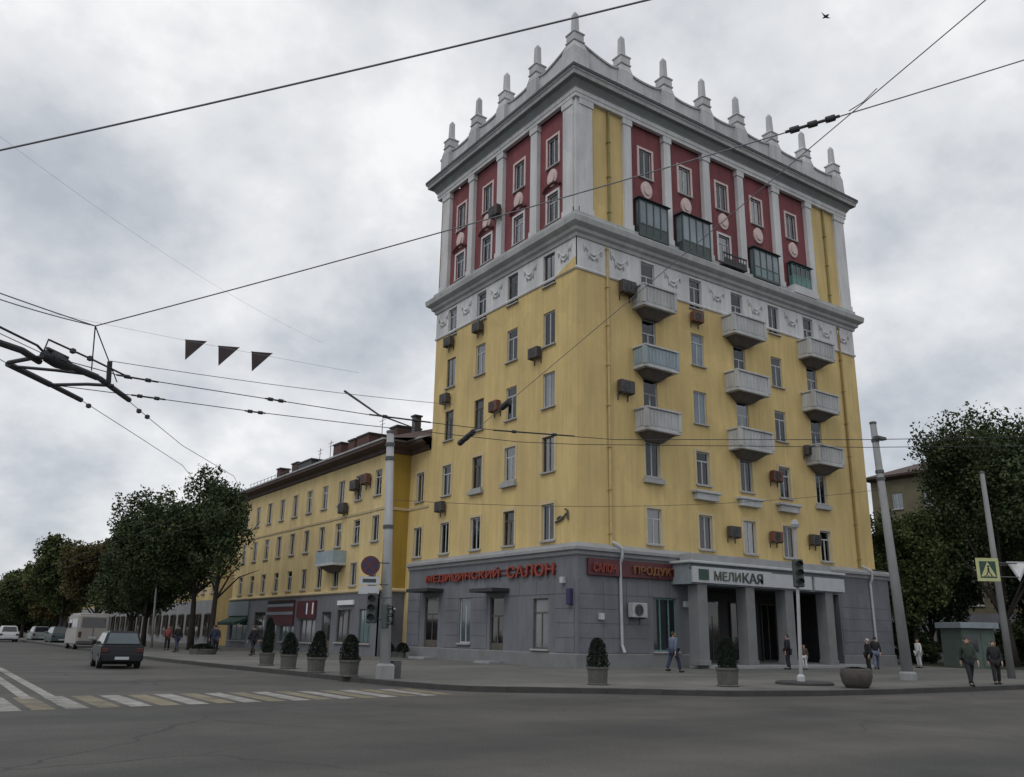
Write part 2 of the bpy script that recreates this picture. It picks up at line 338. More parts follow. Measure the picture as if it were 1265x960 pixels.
def ring(mb, pts, prof, closed=True):    # mitred moulding; pts clockwise/ccw polygon, prof [(outward offset, z)], outward = right of travel
    n = len(pts); P = [Vector(p) for p in pts]; offs = []
    for i in range(n):
        dirs = []
        if closed or i > 0: dirs.append((P[i] - P[i - 1]).normalized())
        if closed or i < n - 1: dirs.append((P[(i + 1) % n] - P[i]).normalized())
        ns = [Vector((d.y, -d.x)) for d in dirs]
        if len(ns) == 1: offs.append(ns[0])
        else:
            m = (ns[0] + ns[1]); offs.append(m / max(.2, m.dot(ns[0])))
    vs = []; k = len(prof)
    for i in range(n):
        for o, z in prof: q = P[i] + offs[i] * o; vs.append((q.x, q.y, z))
    fs = []
    for i in range(n if closed else n - 1):
        j = (i + 1) % n
        for a in range(k - 1): fs.append((i * k + a, j * k + a, j * k + a + 1, i * k + a + 1))
    if not closed:
        fs.append(tuple(range(k))); fs.append(tuple((n - 1) * k + a for a in range(k))[::-1])
    return mb.add(vs, fs)

# ------------------------------------------------------------------ windows (local frame: x along the wall, -y outwards, origin bottom centre of opening)
WM = {}
def wmesh(key, fn, m):
    if key not in WM: mb = MB(); fn(mb); WM[key] = mb.mesh(key[0], m)
    return WM[key]
def frame_mb(mb, w, h, style):
    t = .075; y0, y1 = .08, .16
    mb.box(-w/2, -w/2+t, y0, y1, 0, h); mb.box(w/2-t, w/2, y0, y1, 0, h); mb.box(-w/2+t, w/2-t, y0, y1, 0, t); mb.box(-w/2+t, w/2-t, y0, y1, h-t, h)
    zt = h * .70
    if style == 'cross':
        mb.box(-w/2+t, w/2-t, y0+.01, y1-.01, zt, zt+t); mb.box(-t/2, t/2, y0+.012, y1-.012, t, zt)
    elif style == 'two':
        mb.box(-t/2, t/2, y0+.012, y1-.012, t, h-t)
    elif style == 'three':
        mb.box(-w*.17-t/2, -w*.17+t/2, y0+.01, y1-.01, t, h-t); mb.box(w*.2-t/2, w*.2+t/2, y0+.01, y1-.01, t, h-t)
    elif style == 'door':
        mb.box(-t/2, t/2, y0+.012, y1-.012, t, zt); mb.box(-w/2+t, w/2-t, y0+.01, y1-.01, zt, zt+t); mb.box(-w/2+t, w/2-t, y0+.02, y1-.02, t, h*.3)
PANES = ['pane_clear', 'pane_clear', 'pane_clear', 'pane_clear', 'pane_reflect']
def window(parent, face, s, z, w, h, style='cross', off=0.0, base=0.0, pane=None, fm='window_white', sill=True, sur=None, name='window', depth=.24):
    rz = FROT[face]; loc = fpt(face, s, off, z, base)
    f = inst(name, wmesh((name, round(w, 3), round(h, 3), style, fm), lambda mb: frame_mb(mb, w, h, style), fm), parent, loc, rz)
    pm = pane or random.choice(PANES)
    p = inst('pane', wmesh(('pane', round(w, 3), round(h, 3), pm), lambda mb: mb.box(-w/2+.03, w/2-.03, .118, .125, .03, h-.03), pm), f)
    p.rotation_euler = (R(random.uniform(-.5, .9)), 0, R(random.uniform(-.6, .6)))
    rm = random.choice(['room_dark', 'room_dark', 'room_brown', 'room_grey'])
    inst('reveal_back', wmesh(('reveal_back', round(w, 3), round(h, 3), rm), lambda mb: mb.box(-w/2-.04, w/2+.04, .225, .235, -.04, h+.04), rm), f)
    if pm in ('pane_clear', 'pane_reflect') and random.random() < .42:
        cm_ = random.choice(['curtain_white', 'curtain_white', 'curtain_cream', 'curtain_rose']); k_ = random.choice([0, 1, 2, 3])
        def cf(mb):
            def drape(x0, x1, z0):
                n = max(3, int((x1 - x0) / .09))
                for q in range(n):
                    a_, b_ = x0 + (x1 - x0) * q / n, x0 + (x1 - x0) * (q + 1) / n; ya, yb = (.175, .20) if q % 2 else (.20, .175)
                    mb.quad((a_, ya, z0), (b_, yb, z0), (b_, yb, h - .06), (a_, ya, h - .06))
            if k_ in (0, 2): drape(-w/2 + .05, -w/2 + w * .32, .06)
            if k_ in (0, 3): drape(w/2 - w * .32, w/2 - .05, .06)
            if k_ == 1: drape(-w/2 + .05, w/2 - .05, h * .38)
        inst('curtain', wmesh(('curtain', round(w, 3), round(h, 3), cm_, k_), cf, cm_), f)
    if sill:
        inst('sill', wmesh(('sill', round(w, 3)), lambda mb: mb.box(-w/2-.09, w/2+.09, -.13, .07, -.085, -.005), 'sill_grey'), f)
    if sur:
        def sf(mb):
            t = .15; mb.box(-w/2-t, -w/2-.002, -.035, .02, -.0, h+t); mb.box(w/2+.002, w/2+t, -.035, .02, 0, h+t); mb.box(-w/2-.002, w/2+.002, -.036, .02, h+.002, h+t-.002)
        inst('surround', wmesh(('surround', round(w, 3), round(h, 3), sur), sf, sur), f)
    return f

# ------------------------------------------------------------------ ground
def sheet(name, poly, z, m, label, kind='structure'):
    o = MB().quad(*[(x, y, z) for x, y in poly]).build(name, m); return tag(o, label, None, None, kind)
road = sheet('road', [(-1500, -1500), (1500, -1500), (1500, 1500), (-1500, 1500)], 0, 'asphalt', 'grey asphalt road and crossing in front of the tower')
kerb_pts = [(-15.6, 420), (-15.3, 60), (-15.2, 14), (-14.55, 5.6), (-14.05, .4), (-13.72, -4.75), (-13.4, -7.4), (-13.05, -9.3), (-12.5, -10.4), (-11.7, -11.15),
            (-10.6, -11.8), (-9.2, -12.6), (-7.9, -13.6), (-6.4, -14.75), (-3.8, -15.5), (-.4, -15.95), (7.4, -16.05), (30, -16.1), (420, -16.3)]
pv = [(x + .0, y) for x, y in kerb_pts] + [(420, 420)]
pave = sheet('pavement', [(p[0] + .13, p[1] + .06) for p in kerb_pts] + [(420, 420)], .146, 'pavement_stone', 'grey pavement round the foot of the tower')
kb = MB(); ring(kb, [Vector(p) for p in kerb_pts], [(0.0, -.05), (0.0, .13), (-.02, .15), (-.16, .15), (-.16, -.05)], closed=False)
kerb = tag(kb.build('kerb', 'kerb_stone'), 'dark stone kerb along the pavement edge', None, None, 'structure')
acc = 0.0
for (ax, ay), (bx_, by_) in zip(kerb_pts[1:], kerb_pts[2:-1]):
    L_ = math.hypot(bx_ - ax, by_ - ay); n = max(1, round(L_ / 1.0)); an = math.atan2(by_ - ay, bx_ - ax)
    for q in range(n):
        u = (q + .5) / n; l_ = L_ / n - .012
        key = round(l_, 2)
        if key not in (KS := globals().setdefault('KSM', {})): KS[key] = MB().box(-key / 2, key / 2, 0, .15, -.05, .158).mesh('kerb_block', 'kerb_stone', bevel=.012)
        o = inst('kerb_block', KS[key], kerb, (ax + (bx_ - ax) * u + .012 * math.sin(an), ay + (by_ - ay) * u - .012 * math.cos(an), random.uniform(-.004, .006)), an + random.uniform(-.004, .004))
g2 = sheet('lawn', [(27.5, -12.5), (120, -13), (120, 60), (27.5, 60)], .156, 'soil_grass', 'dark grassy ground under the trees on the right')
# crosswalk: alternate white and yellow bars across the left street
cw = empty('crosswalk', 'worn white and yellow zebra crossing over the left street', None, (0, 0, 0)); cw['kind'] = 'structure'
k = 0; t = -33.2
while t < -13.9:
    sA = -12.45 + (t + 24) * .10; sB = sA + 3.7 - (t + 24) * .10
    mb = MB(); mb.quad((t, sA, .004), (t + .44, sA + .05, .004), (t + .44, sB + .05, .004), (t, sB, .004))
    o = mb.build('stripe', 'paint_white' if k % 2 == 0 else 'paint_yellow', cw); k += 1; t += .62
cl = empty('centre_line', 'worn double white line along the middle of the left street', None); cl['kind'] = 'structure'
for dxl, yb in ((-.26, -9.5), (.22, -11.6)):
    MB().quad((-23.4 + dxl - .13, yb, .008), (-23.4 + dxl + .13, yb, .008), (-22.0 + dxl + .13, 60, .008), (-22.0 + dxl - .13, 60, .008)).build('line', 'paint_white', cl)

# ------------------------------------------------------------------ the tower
TWL, TWR = 14.8, 24.5
tower = empty('apartment_tower', 'tall yellow and dark red apartment tower with white pilasters and roof spires', 'building')
RECT = [(0, 0), (0, TWL), (TWR, TWL), (TWR, 0)][::-1]   # travel so that outside is on the right
RECT = [(0, 0), (TWR, 0), (TWR, TWL), (0, TWL)]
# check orientation: going +x along y=0, right side is -y: outside
Lc = [2.37, 5.88, 9.25, 12.72]; Rc = [5.15, 9.0, 12.6, 16.05, 19.55]
rows = [(6.2, 8.05), (9.72, 11.6), (13.2, 15.1), (16.65, 18.58), (20.15, 22.0)]
WW = 1.04
def holes(face):
    hs = []
    for i, c in enumerate(Lc if face == 'L' else Rc):
        for j, (a, b) in enumerate(rows):
            door = face == 'R' and i in (0, 2, 4) and j >= 2
            a2 = a - .95 if door else a
            hs.append((c - WW / 2, c + WW / 2, a2, b, door, i, j))
    return hs
ZB = 20.42
for face, wdt in (('L', TWL), ('R', TWR)):
    hs = holes(face)
    wall_holes(MB(), face, 0, wdt, 5.6, ZB, [h[:4] for h in hs]).build('wall', 'yellow_plaster', tower)
    wall_holes(MB(), face, 0, wdt, ZB, 22.35, [h[:4] for h in hs], off=.04, depth=.28).build('white_frieze', 'white_plaster', tower)
    for h in hs:
        c = (h[0] + h[1]) / 2
        st = 'door' if h[4] else random.choice(['cross', 'cross', 'two'])
        nm = 'balcony_door' if h[4] else 'window'
        pane = None
        if face == 'R' and h[5] == 1 and h[6] in (2, 3): pane = 'pane_sky'
        window(tower, face, c, h[2], WW, h[3] - h[2], st, pane=pane, sill=not h[4], sur='surround_cream' if h[6] in (0, 1) else None, name=nm,
               fm='window_dark' if (random.random() < .25 and face == 'L') else 'window_white')
# back walls
MB().quad((TWR, 0, .15), (TWR, TWL, .15), (TWR, TWL, 30.8), (TWR, 0, 30.8)).build('side_wall', 'yellow_plaster', tower)
MB().quad((0, TWL, .15), (TWR, TWL, .15), (TWR, TWL, 30.8), (0, TWL, 30.8)).build('back_wall', 'yellow_plaster', tower)
# white frieze: lower edge moulding with swags
mb = MB(); ring(mb, RECT, [(0, ZB - .10), (.06, ZB - .10), (.09, ZB - .02), (.06, ZB + .06), (0, ZB + .06)]); mb.build('frieze_moulding', 'white_plaster', tower)
def swag(mb, face, c, z, w, d):
    pts = [fpt(face, c + w * (u / 6 - 1), .06, z - d * (1 - (u / 6 - 1) ** 2)) for u in range(13)]
    mb.tube(pts, [.04 + .03 * (1 - (u / 6 - 1) ** 2) for u in range(13)], 6)
    for e_ in (-1, 1):
        p = fpt(face, c + e_ * w, .06, z)
        mb.tube([fpt(face, c + e_ * w, .03, z + .1), fpt(face, c + e_ * w, .08, z - .08), fpt(face, c + e_ * w, .05, z - .42)], [.04, .065, .03], 6)
for face, cs in (('L', [.95, 4.12, 7.56, 10.98, 13.85]), ('R', [1.1, 3.0, 7.1, 10.8, 14.3, 17.8, 21.4, 23.3])):
    for c in cs:
        mb = MB(); swag(mb, face, c, 21.85, .52 if face == 'L' else .6, .5)
        swag(mb, face, c, 21.45, .30, .35); mb.build('stucco_swag', 'white_plaster', tower, smooth=True)
arc = [(0.02, ZB - .05)] + [(.02 + 1.75 * (1 - math.cos(u * math.pi / 16)) / 1.0, ZB - .05 + .62 * math.cos(u * math.pi / 16)) for u in range(9)]
mb = MB(); mb.prism([(a, b) for a, b in arc], 0, -.105, -.03); mb.build('corner_arch', 'yellow_plaster', tower)
# mid cornice
mb = MB(); ring(mb, RECT, [(.04, 22.15), (.12, 22.17), (.16, 22.35), (.30, 22.45), (.34, 22.62), (.50, 22.72), (.60, 22.80), (.64, 23.12), (.60, 23.18), (.26, 23.26), (.24, 23.6), (0, 23.62)])
mb.build('middle_cornice', 'cornice_plaster', tower)
# upper two storeys
ZU0, ZU1 = 23.6, 30.75
pilL = [(0, 1.0), (3.45, 4.1), (7.05, 7.65), (10.45, 11.0), (13.5, 14.4)]
pilR = [(0, 1.05), (3.4, 4.0), (6.65, 7.2), (10.0, 10.6), (13.2, 13.75), (16.65, 17.3), (20.17, 20.75), (23.4, TWR)]
baysL = [(1.0, 3.45), (4.1, 7.05), (7.65, 10.45), (11.0, 13.5)]
baysR = [(4.0, 6.65), (7.2, 10.0), (10.6, 13.2), (13.75, 16.65), (17.3, 20.17)]
UW = 1.0
for face, bays in (('L', baysL), ('R', baysR)):
    hs = []
    for a, b in bays:
        c = (a + b) / 2
        hs += [(c - UW / 2, c + UW / 2, 23.95, 25.75), (c - UW / 2, c + UW / 2, 27.5, 29.35)]
    s0, s1 = (0, TWL) if face == 'L' else (0, TWR)
    a0, a1 = bays[0][0], bays[-1][1]
    wall_holes(MB(), face, a0, a1, ZU0 - .3, ZU1, hs, off=-.10).build('red_wall', 'red_plaster', tower)
    if face == 'R':
        for q0, q1 in ((1.05, 3.4), (20.75, 23.4)):
            mb = MB(); fbox(mb, face, q0, q1, -.3, .0, ZU0 - .3, ZU1); mb.build('yellow_panel', 'yellow_plaster', tower)
    for i, (a, b) in enumerate(bays):
        c = (a + b) / 2
        for j, (z0, z1) in enumerate(((23.95, 25.75), (27.5, 29.35))):
            if face == 'R' and j == 0 and i in (0, 1, 3, 4): 
                window(tower, face, c, z0, UW, z1 - z0, 'two', off=-.10, fm='window_dark', pane='pane_dark', sill=False); continue
            window(tower, face, c, z0, UW, z1 - z0, 'two' if j else 'cross', off=-.10, sur='white_plaster' if j == 0 else 'pink_plaster',
                   pane=None)
            if False:
                for e_ in (-1, 1):
                    mb = MB(); fbox(mb, face, c + e_ * (UW / 2 + .10) - .09, c + e_ * (UW / 2 + .10) + .09, -.10, -.05, z0 - .1, z1 + .12); mb.build('window_jamb', 'pink_plaster', tower)
        # arched hood over the lower window, medallion, flanking strips
        pts = [fpt(face, c + .78 * math.cos(u * math.pi / 10), .02, 25.98 + .34 * math.sin(u * math.pi / 10)) for u in range(11)]
        MB().tube(pts, .085, 6).build('window_hood', 'red_trim', tower) if face == 'L' else None
        mb = MB(); prof = []
        for u in range(16):
            an = 2 * math.pi * u / 16; prof.append((c + .44 * math.cos(an), 26.72 + .56 * math.sin(an)))
        if face == 'R': mb.prism(prof, 1, -.0, .12)
        else: mb.prism(prof, 0, -.0, .12)
        prof2 = [(c + (p - c) * .62, 26.72 + (q - 26.72) * .62) for p, q in prof]
        mb.prism(prof2, 1 if face == 'R' else 0, -.07, 0.0)
        mb.build('medallion', 'pink_plaster', tower, bevel=.015)
for face, pil in (('L', pilL), ('R', pilR)):
    for i, (a, b) in enumerate(pil):
        mb = MB(); o = .16
        if i == 0: a = .10
        fbox(mb, face, a, b, -.11 if i else -.3, o, ZU0 - .1, ZU1 - .42)
        fbox(mb, face, a - (.05 if i else .0), b + .05, -.1, o + .05, ZU0 - .05, ZU0 + .35)
        fbox(mb, face, a - (.06 if i else .0), b + .06, -.1, o + .06, ZU1 - .42, ZU1 - .02)
        if face == 'L' and i == 0: # fill of the corner pier
            mb.box(-.10, .30, -.10, .30, ZU0 - .1, ZU1 - .021)
        mb.build('pilaster', 'white_plaster', tower)
# top entablature and cornice
mb = MB(); ring(mb, RECT, [(.0, 30.72), (.24, 30.72), (.24, 30.95), (.28, 30.96), (.28, 31.22), (.34, 31.25)]); mb.build('architrave', 'white_plaster', tower)
mb = MB(); ring(mb, RECT, [(.33, 31.24), (.38, 31.34), (.46, 31.46), (.54, 31.62), (.74, 31.66)]); mb.build('cornice_soffit', 'soffit_shade', tower)
mb = MB(); ring(mb, RECT, [(.73, 31.655), (.78, 31.66), (.81, 31.86), (.88, 31.93), (.88, 32.04)]); mb.build('top_cornice', 'cornice_plaster', tower)
mb = MB(); ring(mb, RECT, [(.87, 32.01), (.92, 32.01), (.92, 32.20), (.2, 32.26), (.2, 32.16)]); mb.build('cornice_flashing', 'flashing', tower)
MB().box(.3, TWR - .3, .3, TWL - .3, 32.0, 32.1).build('roof', 'roof_brown', tower)
MB().box(1.5, TWR - 1.5, 1.5, TWL - 1.5, 23, 32.0).build('core', 'grey_render', tower)
# parapet with concave ramps up to the pedestals, then spires
spL = [0.1, 3.58, 6.88, 10.15, 13.65]; spR = [0.1, 3.52, 6.98, 10.38, 13.6, 17.0, 20.5, 23.85]
def parapet_prof(sp, s):
    d = min(abs(s - q + .28) for q in sp[1:]); u = max(0, 1 - d / 1.5); u0 = max(0, 1 - abs(s + .28) / 3.0)
    return 33.42 + max(.32 * u ** 2.0, .70 * u0 ** 1.5)
for face, sp, end in (('L', spL, 14.45), ('R', spR, 24.4)):
    ss = [-.45] + [-.4 + i * .2 for i in range(0, int(end / .2) + 1)] + [end]
    top = [(s, parapet_prof(sp, s)) for s in ss]
    poly = [(ss[0], 32.0)] + top + [(end, 32.0)]
    poly = poly[::-1]
    mb = MB(); n = len(ss)
    for (a, za), (b, zb) in zip(top, top[1:]):
        f0, f1 = .45, .10
        q = lambda s, o, z: fpt(face, s, o, z)
        mb.quad(q(a, f0, 32.0), q(b, f0, 32.0), q(b, f0, zb), q(a, f0, za)); mb.quad(q(a, f1, 32.0), q(a, f1, za), q(b, f1, zb), q(b, f1, 32.0))
    mb.build('parapet', 'parapet_plaster', tower)
    mb = MB()
    for (a, za), (b, zb) in zip(top, top[1:]):
        q = lambda s, o, z: fpt(face, s, o, z)
        mb.add([q(a, .53, za), q(b, .53, zb), q(b, .02, zb), q(a, .02, za), q(a, .53, za + .12), q(b, .53, zb + .12), q(b, .02, zb + .12), q(a, .02, za + .12)],
               [(0, 1, 2, 3), (4, 7, 6, 5), (0, 4, 5, 1), (3, 2, 6, 7)])
    mb.build('parapet_coping', 'cornice_plaster', tower)
for face, sp in (('L', spL), ('R', spR)):
    for i, s in enumerate(sp):
        if face == 'R' and i == 0: continue
        p = fpt(face, s - .28, .30, 0); x, y = p[0], p[1]
        if i == 0: x, y = -.28, -.28
        mb = MB(); q = 1.15 if i == 0 else 1.0
        F = lambda a, z0, b, z1: mb.frustum((x - a, x + a, y - a, y + a), z0, (x - b, x + b, y - b, y + b), z1)
        F(.50 * q, 32.2, .46 * q, 33.4); F(.46 * q, 33.4, .34, 33.95); F(.40, 33.951, .42, 34.04); F(.36, 34.041, .36, 34.5); F(.41, 34.501, .41, 34.6); F(.32, 34.601, .19, 34.82)
        sp_o = mb.build('spire', 'parapet_plaster', tower, bevel=.015)
        MB().frustum((x - .17, x + .17, y - .17, y + .17), 34.82, (x - .145, x + .145, y - .145, y + .145), 35.95).frustum((x - .145, x + .145, y - .145, y + .145), 35.95, (x - .05, x + .05, y - .05, y + .05), 36.15).build('spire_shaft', 'parapet_plaster', sp_o)

# ground floor of the tower: dark grey, proud of the yellow wall
GO = .35
gL = [(12.5, 14.1, .15, 3.7), (8.95, 10.1, 1.1, 3.5), (5.7, 7.0, .15, 3.5), (1.85, 3.1, .95, 3.35)]
gR = [(4.55, 6.2, .92, 3.5), (7.3, 19.9, .15, 4.25)]
mb = wall_holes(MB(), 'L', -GO, 16.3, .1, 5.42, gL, off=GO, depth=.4); mb.build('ground_floor_wall', 'grey_render', tower)
mb = wall_holes(MB(), 'R', -GO, 25.2, .1, 5.42, gR, off=GO, depth=.4); mb.build('ground_floor_wall', 'grey_render', tower)
MB().quad((25.2, -GO, .1), (25.2, 14, .1), (25.2, 14, 5.42), (25.2, -GO, 5.42)).build('ground_floor_side', 'grey_render', tower)
MB().quad((-GO, 16.3, .1), (2, 16.3, .1), (2, 16.3, 5.42), (-GO, 16.3, 5.42)).build('ground_floor_side', 'grey_render', tower)
GR = [(0, 16.3), (0, 0), (25.2 - .0, 0), (25.2, 6)]
mb = MB(); ring(mb, GR, [(.0, 5.30), (GO + .02, 5.30), (GO + .10, 5.36), (GO + .12, 5.5), (GO + .26, 5.56), (GO + .26, 5.70), (.0, 5.98)], closed=False); mb.build('ground_floor_ledge', 'grey_ledge', tower)
mb = MB(); ring(mb, [(-GO, 16.3), (-GO, -GO), (7.3, -GO)], [(0, .1), (.06, .1), (.06, .75), (.03, .80), (0, .8)], closed=False); mb.build('plinth', 'grey_pillar', tower)
mb = MB(); ring(mb, [(19.9, -GO), (25.2, -GO), (25.2, 6)], [(0, .1), (.06, .1), (.06, .75), (.03, .80), (0, .8)], closed=False); mb.build('plinth', 'grey_pillar', tower)
# panel joints: stone cladding slabs on the ground floor
def slabs(face, s0, s1, avoid, zs):
    mats_ = ['grey_render']
    for z0, z1 in zip(zs, zs[1:]):
        n = max(1, int((s1 - s0) / 1.45)); d = (s1 - s0) / n
        for i in range(n):
            a, b = s0 + i * d + .012, s0 + (i + 1) * d - .012
            if any(not (b < h[0] - .02 or a > h[1] + .02 or z1 < h[2] + .0 or z0 > h[3] - .0) for h in avoid): continue
            mb = MB(); fbox(mb, face, a, b, GO + .001, GO + .022 + random.uniform(0, .008), z0 + .012, z1 - .012); mb.build('slab', 'grey_render', tower)
zs = [.83, 1.5, 2.17, 2.84, 3.52, 4.2]
slabs('L', -.2, 16.2, gL, zs); slabs('R', -.2, 7.2, gR, zs); slabs('R', 20.0, 25.1, gR, zs)
window(tower, 'L', 9.525, 1.1, 1.15, 2.4, 'two', off=GO, pane='pane_blue', name='shop_window')
window(tower, 'L', 2.475, .95, 1.25, 2.4, 'cross', off=GO, pane='pane_grey', fm='window_dark', name='shop_window')
window(tower, 'R', 5.375, .92, 1.65, 2.58, 'three', off=GO, pane='pane_dark', fm='loggia_teal', name='shop_window')
for c, w, h in ((13.3, 1.6, 3.55), (6.35, 1.3, 3.35)):
    d = window(tower, 'L', c, .15, w, h, 'door', off=GO, pane='pane_black', fm='window_dark', sill=False, name='entrance_door')
    x = -GO - .1
    MB().tube([(-GO - .02, c - .09, 1.1), (-GO - .02, c - .09, 1.45)], .02).build('door_handle', 'metal_grey', None) if False else None
    mb = MB(); fbox(mb, 'L', c - w / 2 - .55, c + w / 2 + .35, GO, GO + 1.15, .146 + h + .22, .146 + h + .42); mb.build('entrance_canopy', 'canopy_dark', tower, bevel=.02)
    mb = MB(); fbox(mb, 'L', c - w / 2 - .1, c + w / 2 + .1, GO + .06, GO + .9, .147, .26); mb.build('door_step', 'grey_ledge', tower)
# porch
PO = 1.75
mb = MB(); mb.box(7.3, 19.9, 3.6, 3.65, .1, 4.3); mb.build('porch_back_wall', 'canopy_dark', tower)  # near-black colour stands in for the shade inside the porch
mb = MB(); mb.quad((7.3, -GO+.4, .15), (7.3, 3.6, .15), (7.3, 3.6, 4.25), (7.3, -GO+.4, 4.25)); mb.quad((19.9, .05, .15), (19.9, 3.6, .15), (19.9, 3.6, 4.25), (19.9, .05, 4.25)); mb.quad((7.3, .0, 4.25), (19.9, .0, 4.25), (19.9, 3.6, 4.25), (7.3, 3.6, 4.25)); mb.build('porch_side_wall', 'canopy_dark', tower)  # recess shade put into the colour of side walls and ceiling too
MB().box(6.9, 20.2, -PO - .5, 3.5, .147, .30).build('porch_step', 'grey_ledge', tower, bevel=.01)
for c in (9.6, 12.6, 15.6, 18.4):
    window(tower, 'R', c, .31, 2.0, 3.4, 'three', base=3.6, off=.20, pane='pane_black', fm='window_dark', sill=False, name='glass_door')
for c in (6.65, 10.25, 13.45, 17.0):
    mb = MB(); mb.box(c - .34, c + .34, -PO, -PO + .68, .30, 4.2)
    mb.box(c - .38, c + .38, -PO - .04, -PO + .72, .302, .55)
    mb.build('pillar', 'grey_pillar', tower, bevel=.012)
MB().box(5.85, 18.3, -PO - .02, -.36, 4.205, 4.9).build('porch_beam', 'sign_bluegrey', tower)
MB().box(5.7, 18.45, -PO - .20, -.36, 5.22, 5.36).build('porch_roof', 'sign_white', tower, bevel=.03)
MB().box(5.85, 18.3, -PO + .1, -.36, 4.9, 5.22).build('porch_cornice', 'sign_bluegrey', tower)
MB().box(6.3, 17.9, -PO + .35, -.58, 5.36, 5.75).build('porch_parapet', 'grey_ledge', tower)
# balconies: one of each, copied
def make_balcony(w, m):
    d = .95; ro = inst('balcony', MB().box(-w/2, w/2, -d, 0, -.16, 0).mesh('balcony', 'balcony_plaster', bevel=.02), tower)
    mb = MB(); mb.box(-w/2 + .04, w/2 - .04, -d + .03, -d + .12, .002, .98); mb.box(-w/2 + .04, -w/2 + .12, -d + .121, -.001, .002, .98); mb.box(w/2 - .12, w/2 - .04, -d + .121, -.001, .002, .98)
    inst('parapet_panel', mb.mesh('parapet_panel', m), ro)
    mb = MB(); n = 9
    for i in range(n + 1):
        x = -w/2 + .1 + i * (w - .2) / n; mb.box(x - .045, x + .045, -d - .012, -d + .029, .10, .86)
    for i in range(1, 5):
        y = -d + i * d / 5
        mb.box(-w/2, -w/2 + .039, y - .045, y + .045, .10, .86); mb.box(w/2 - .039, w/2, y - .045, y + .045, .10, .86)
    inst('balusters', mb.mesh('balusters', m), ro)
    for sx in (-1, 1):
        inst('corner_post', MB().box(sx*(w/2 - .06) - .1, sx*(w/2 - .06) + .1, -d - .03, -d + .17, 0, 1.0).mesh('corner_post', m), ro)
    mb = MB(); mb.box(-w/2 - .04, w/2 + .04, -d - .06, -d + .2, 1.0, 1.1); mb.box(-w/2 - .04, -w/2 + .16, -d + .201, 0, 1.001, 1.099); mb.box(w/2 - .16, w/2 + .04, -d + .201, 0, 1.001, 1.099)
    inst('handrail', mb.mesh('handrail', 'balcony_plaster', bevel=.01), ro)
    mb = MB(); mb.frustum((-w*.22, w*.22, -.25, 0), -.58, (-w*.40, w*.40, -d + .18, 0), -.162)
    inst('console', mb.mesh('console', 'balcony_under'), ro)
    return ro
first = {}
for ci, w in ((0, 2.5), (2, 2.85), (4, 2.55)):
    for j in (2, 3, 4):
        m = 'balcony_blue' if (ci, j) == (0, 3) else 'balcony_plaster'
        key = (ci, m)
        if key not in first: first[key] = b = make_balcony(w, m)
        else: b = copy_tree(first[key], tower)
        b.location = (Rc[ci], -.001, rows[j][0] - .95 - .1)
# shallow window ledges on the third floor, right face
for i in (1, 2, 3):
    mb = MB(); c = Rc[i]; fbox(mb, 'R', c - 1.0, c + 1.0, .001, .42, 9.22, 9.36); fbox(mb, 'R', c - .85, c + .85, .001, .32, 8.85, 9.219); 
    mb.build('window_ledge', 'balcony_plaster', tower, bevel=.015)
for face, c, j in (('L', 5.88, 1), ('L', 9.25, 1), ('R', 5.15, 1), ('R', 19.55, 1)):
    mb = MB(); fbox(mb, face, c - .72, c + .72, .001, .22, rows[j][0] - .36, rows[j][0] - .12); mb.build('window_ledge', 'sill_grey', tower, bevel=.015)
# glazed loggias of the eighth-floor bays, right face
def loggia(c, w, z0, z1, m, pane, out_=.75, low=.0):
    ro = MB(); d = out_
    ro.box(c - w/2, c + w/2, -d, -.02, z0 - .14, z0); o = ro.build('glazed_loggia', m, tower)
    mb = MB(); t = .08; zm = z0 + .62
    for x in [c - w/2 + .04 + i * (w - .08) / 4 for i in range(5)]: mb.box(x - t/2, x + t/2, -d + .02, -d + .1, z0, z1)
    for sx in (-1, 1): mb.box(c + sx*(w/2 - .04) - t/2, c + sx*(w/2 - .04) + t/2, -.1, -.02, z0, z1)
    mb.box(c - w/2, c + w/2, -d + .03, -d + .09, zm, zm + .07); mb.box(c - w/2, c + w/2, -d + .03, -d + .09, z1 - .07, z1)
    mb.build('mullions', m, o)
    mb = MB(); mb.box(c - w/2 + .02, c + w/2 - .02, -d + .05, -d + .06, zm + .03, z1 - .03)
    mb.build('pane', pane, o)
    MB().box(c - w/2 + .035, c - w/2 + .045, -d + .1, -.05, zm, z1 - .03).build('pane', pane, o); MB().box(c + w/2 - .045, c + w/2 - .035, -d + .1, -.05, zm, z1 - .03).build('pane', pane, o)
    mb = MB(); mb.box(c - w/2 + .01, c + w/2 - .01, -d + .045, -d + .065, z0 - .0, zm); mb.box(c - w/2 + .03, c - w/2 + .05, -d + .07, -.02, z0, zm); mb.box(c + w/2 - .05, c + w/2 - .03, -d + .07, -.02, z0, zm); mb.build('spandrel', m if not low else 'pane_teal', o)
    mb = MB(); mb.frustum((c - w/2 - .12, c + w/2 + .12, -d - .14, 0), z1, (c - w/2 - .02, c + w/2 + .02, -d + .05, 0), z1 + .16); mb.build('loggia_roof', 'flashing', o)
    return o
loggia(5.46, 2.30, 23.55, 25.75, 'loggia_green', 'pane_sky', .38)
loggia(8.72, 2.40, 23.35, 25.70, 'loggia_green', 'pane_sky', .62)
loggia(15.3, 2.45, 23.55, 25.45, 'loggia_green', 'pane_sky', .42, 1)
loggia(18.95, 2.0, 24.0, 25.5, 'loggia_teal', 'pane_dark', .34)
mb = MB(); fbox(mb, 'R', 17.8, 20.1, .0, .55, 23.3, 23.84); mb.build('loggia_base', 'white_plaster', tower)
mb = MB(); c = 12.03
for i in range(9): mb.box(c - 1.0 + i * .25 - .02, c - 1.0 + i * .25 + .02, -.62, -.58, 23.5, 24.15)
